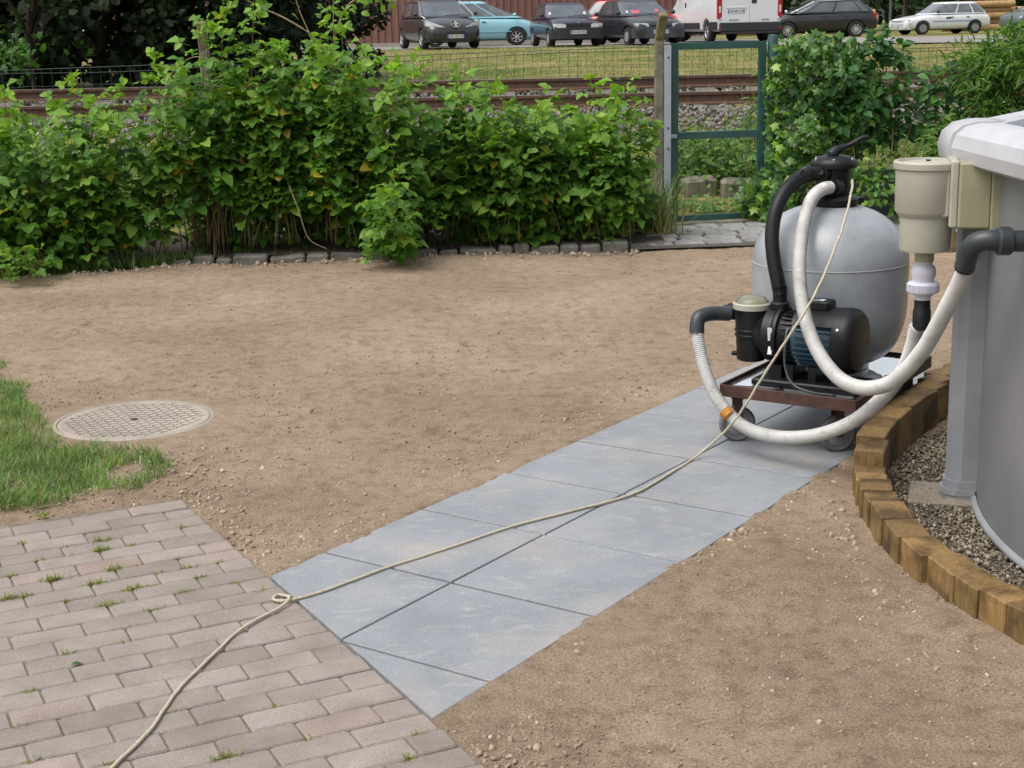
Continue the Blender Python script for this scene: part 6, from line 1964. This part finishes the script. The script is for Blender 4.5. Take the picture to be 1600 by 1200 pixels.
vb.data.polygons.foreach_set('use_smooth', [True] * len(vb.data.polygons)); vb.data.set_sharp_from_angle(angle=R(30))
for wx in (1.62, -1.30):
    for s in (-1, 1): add_wheel(van, wx, s * .86, .33, .21, M['alloy'], 6)
for s in (-1, 1):
    d = MB().box((-2.452, s * .452, 1.35), (.03, .895, 1.98), ch=.012).build('rear_door', wht, van)
    MB().box((-2.43, s * .955, 1.06), (.09, .150, .70), ch=.012).build('tail_light', M['redlamp'], van)
    MB().box((-2.480, s * .955, .98), (.01, .05, .20)).build('reversing_lamp', M['platewhite'], van)
    MB().box((-2.51, s * .95, .42), (.02, .09, .09)).build('reflector', M['redlamp'], van)
    MB().box((.20, s * 1.018, .50), (1.75, .04, .20), ch=.01).build('side_cladding', M['bumperblack'], van)
    MB().box((-2.05, s * 1.015, .50), (.62, .05, .24), ch=.01).build('rear_cladding', M['bumperblack'], van)
    for z in (.72, 1.75): MB().box((-2.47, s * .90, z), (.03, .06, .05)).build('hinge', wht, van)
MB().box((-2.47, 0, .46), (.12, 1.92, .26), ch=.02).build('rear_bumper', M['bumperblack'], van)
MB().box((-2.48, 0, .29), (.10, 1.80, .06), ch=.01).build('step', M['bumperblack'], van)
MB().box((-2.472, -.13, 1.22), (.02, .16, .16), ch=.01).build('door_handle', M['bumperblack'], van)
MB().box((-2.475, .44, 1.03), (.03, .62, .035), ch=.006).build('plate_lamp', wht, van)
plate(van, -2.475, .92, 'CB 689 LM', -1, .52, .44)
obj('lettering', textmesh('PEUGEOT', .075), M['ink'], van, (-2.470, .50, .655), (R(90), 0, R(-90)))
obj('lettering', textmesh('BOXER', .075), M['ink'], van, (-2.470, -.50, .655), (R(90), 0, R(-90)))
for s in (-1, 1):
    MB().box((1.25, s * 1.20, 1.55), (.10, .18, .34), ch=.02).build('mirror', M['bumperblack'], van)
    MB().box((.70, s * 1.02, 1.15), (.04, .03, .16), ch=.006).build('door_handle', M['bumperblack'], van)
    MB().box((1.05, s * .99, 1.72), (.62, .04, .50)).build('side_window', M['glass'], van)
MB().box((0, 0, .30), (4.2, 1.5, .12)).build('underside', M['cartyre'], van)

# --- 7 black hatchback, side on
blk2 = paint('paint_black', (0.018, 0.020, 0.024), 0.3, 0.28)
c7 = car('parked_car', 'black five-door hatchback with many-spoked alloy wheels right of the white van', 'car', (11.94, 58.8, 0.832), R(180 + 2), 4.30, 1.77, 1.48, blk2,
         [(2.15, .50, .62, .28), (2.12, .66, .82, .22), (1.95, .76, .94, .20), (1.55, .88, .99, .19), (1.1, .96, 1.0, .19), (.3, .99, 1.0, .20), (-1.1, 1.03, 1.0, .20), (-1.8, 1.04, .97, .22), (-2.08, .95, .90, .30), (-2.15, .60, .80, .36)],
         {'cowl': 1.30, 'roof_f': .25, 'roof_r': -1.45, 'tail': -2.05, 'zb': .96, 'wt': .70, 'handles': (-.05, -.95), 'side': ((.93, .66), (.62, .06), (.0, -.62), (-.66, -.85))}, (1.32, -1.28), .32, None, 10,
         extras={'mirror': M['chrome']})
MB().box((-2.0, .70, .85), (.14, .22, .16), ch=.02).build('tail_light', M['redlamp'], c7)
MB().tube([(1.2, .80, .98), (.3, .66, 1.42), (-.8, .64, 1.45)], .016, 5).build('roof_rail', M['chrome'], c7)

# --- 8 white saloon-like hatchback
wht2 = paint('paint_white_old', (0.68, 0.69, 0.72), 0.0, 0.4)
c8 = car('parked_car', 'old white five-door car with a thin blue stripe parked on the grass', 'car', (18.25, 64.6, 0.80), R(180 + 14), 3.95, 1.62, 1.38, wht2,
         [(1.97, .48, .84, .28), (1.95, .64, .93, .22), (1.84, .70, .97, .20), (1.4, .77, .99, .19), (.85, .86, 1.0, .19), (.2, .88, 1.0, .20), (-1.1, .90, 1.0, .20), (-1.6, .90, .98, .22), (-1.92, .83, .94, .28), (-1.97, .55, .88, .32)],
         {'cowl': .88, 'roof_f': .12, 'roof_r': -1.35, 'tail': -1.85, 'zb': .86, 'wt': .75, 'handles': (-.1, -.85), 'side': ((.93, .20), (.14, -.42), (-.48, -.88))}, (1.20, -1.20), .285, M['wheelhub'], 0, glass=M['glasslight'])
nx8 = lambda y: 1.97 - 0.14 * (abs(y) / .8) ** 4
nose(c8, (-.80, .80), nx8, .24, .50, plain('pale_bumper', (0.48, 0.49, 0.50), None, 4, 0.5), 'bumper', .03)
for s in (-1, 1): nose(c8, (s * .40, s * .76), nx8, .54, .66, M['lamp'], 'headlight', .014)
nose(c8, (-.36, .36), nx8, .55, .62, M['wheelhub'], 'grille', .006)
plate(c8, nx8(0) + .04, .36, 'BR 714 FK')
for s in (-1, 1):
    MB().box((-.1, s * .812, .565), (1.75, .012, .028)).build('side_stripe', M['bluepaper'], c8)
    MB().box((.05, s * .812, .70), (.22, .010, .07)).build('door_decal', M['dgrey'], c8)

# --- 9 grey car at the far right, 10-11 cars glimpsed through the trees
gry = paint('paint_slate', (0.10, 0.125, 0.13), 0.2)
STN = [(1.95, .55, .70, .28), (1.92, .70, .86, .22), (1.75, .80, .95, .20), (1.4, .90, .99, .19), (1.0, .98, 1.0, .19), (.2, 1.0, 1.0, .2), (-1.0, 1.02, 1.0, .2), (-1.6, 1.02, .98, .22), (-1.88, .95, .92, .28), (-1.95, .6, .84, .32)]
CBN = {'cowl': 1.15, 'roof_f': .15, 'roof_r': -1.5, 'tail': -1.88, 'zb': .96, 'wt': .72, 'handles': (.0, -.6)}
car('parked_car', 'slate grey car partly hidden by the feathery bush before the logs', 'car', (23.7, 67.5, 0.80), R(200), 3.9, 1.70, 1.50, gry, STN, CBN, (1.22, -1.22), .30, None, 5, glass=M['glasslight'])
dred = paint('paint_midnight', (0.02, 0.024, 0.04), 0.1)
c10 = car('parked_car', 'dark blue car glimpsed behind the bushy tree before the brown wall', 'car', (-6.6, 50.2, ZC), R(-90 + 30), 3.9, 1.70, 1.50, dred, STN, CBN, (1.22, -1.22), .30, None, 5)
car('parked_car', 'white car glimpsed through gaps in the dark trees', 'car', (-13.4, 48.6, ZC), R(-90 + 25), 3.9, 1.70, 1.50, wht, STN, CBN, (1.22, -1.22), .30, None, 5, glass=M['glasslight'])
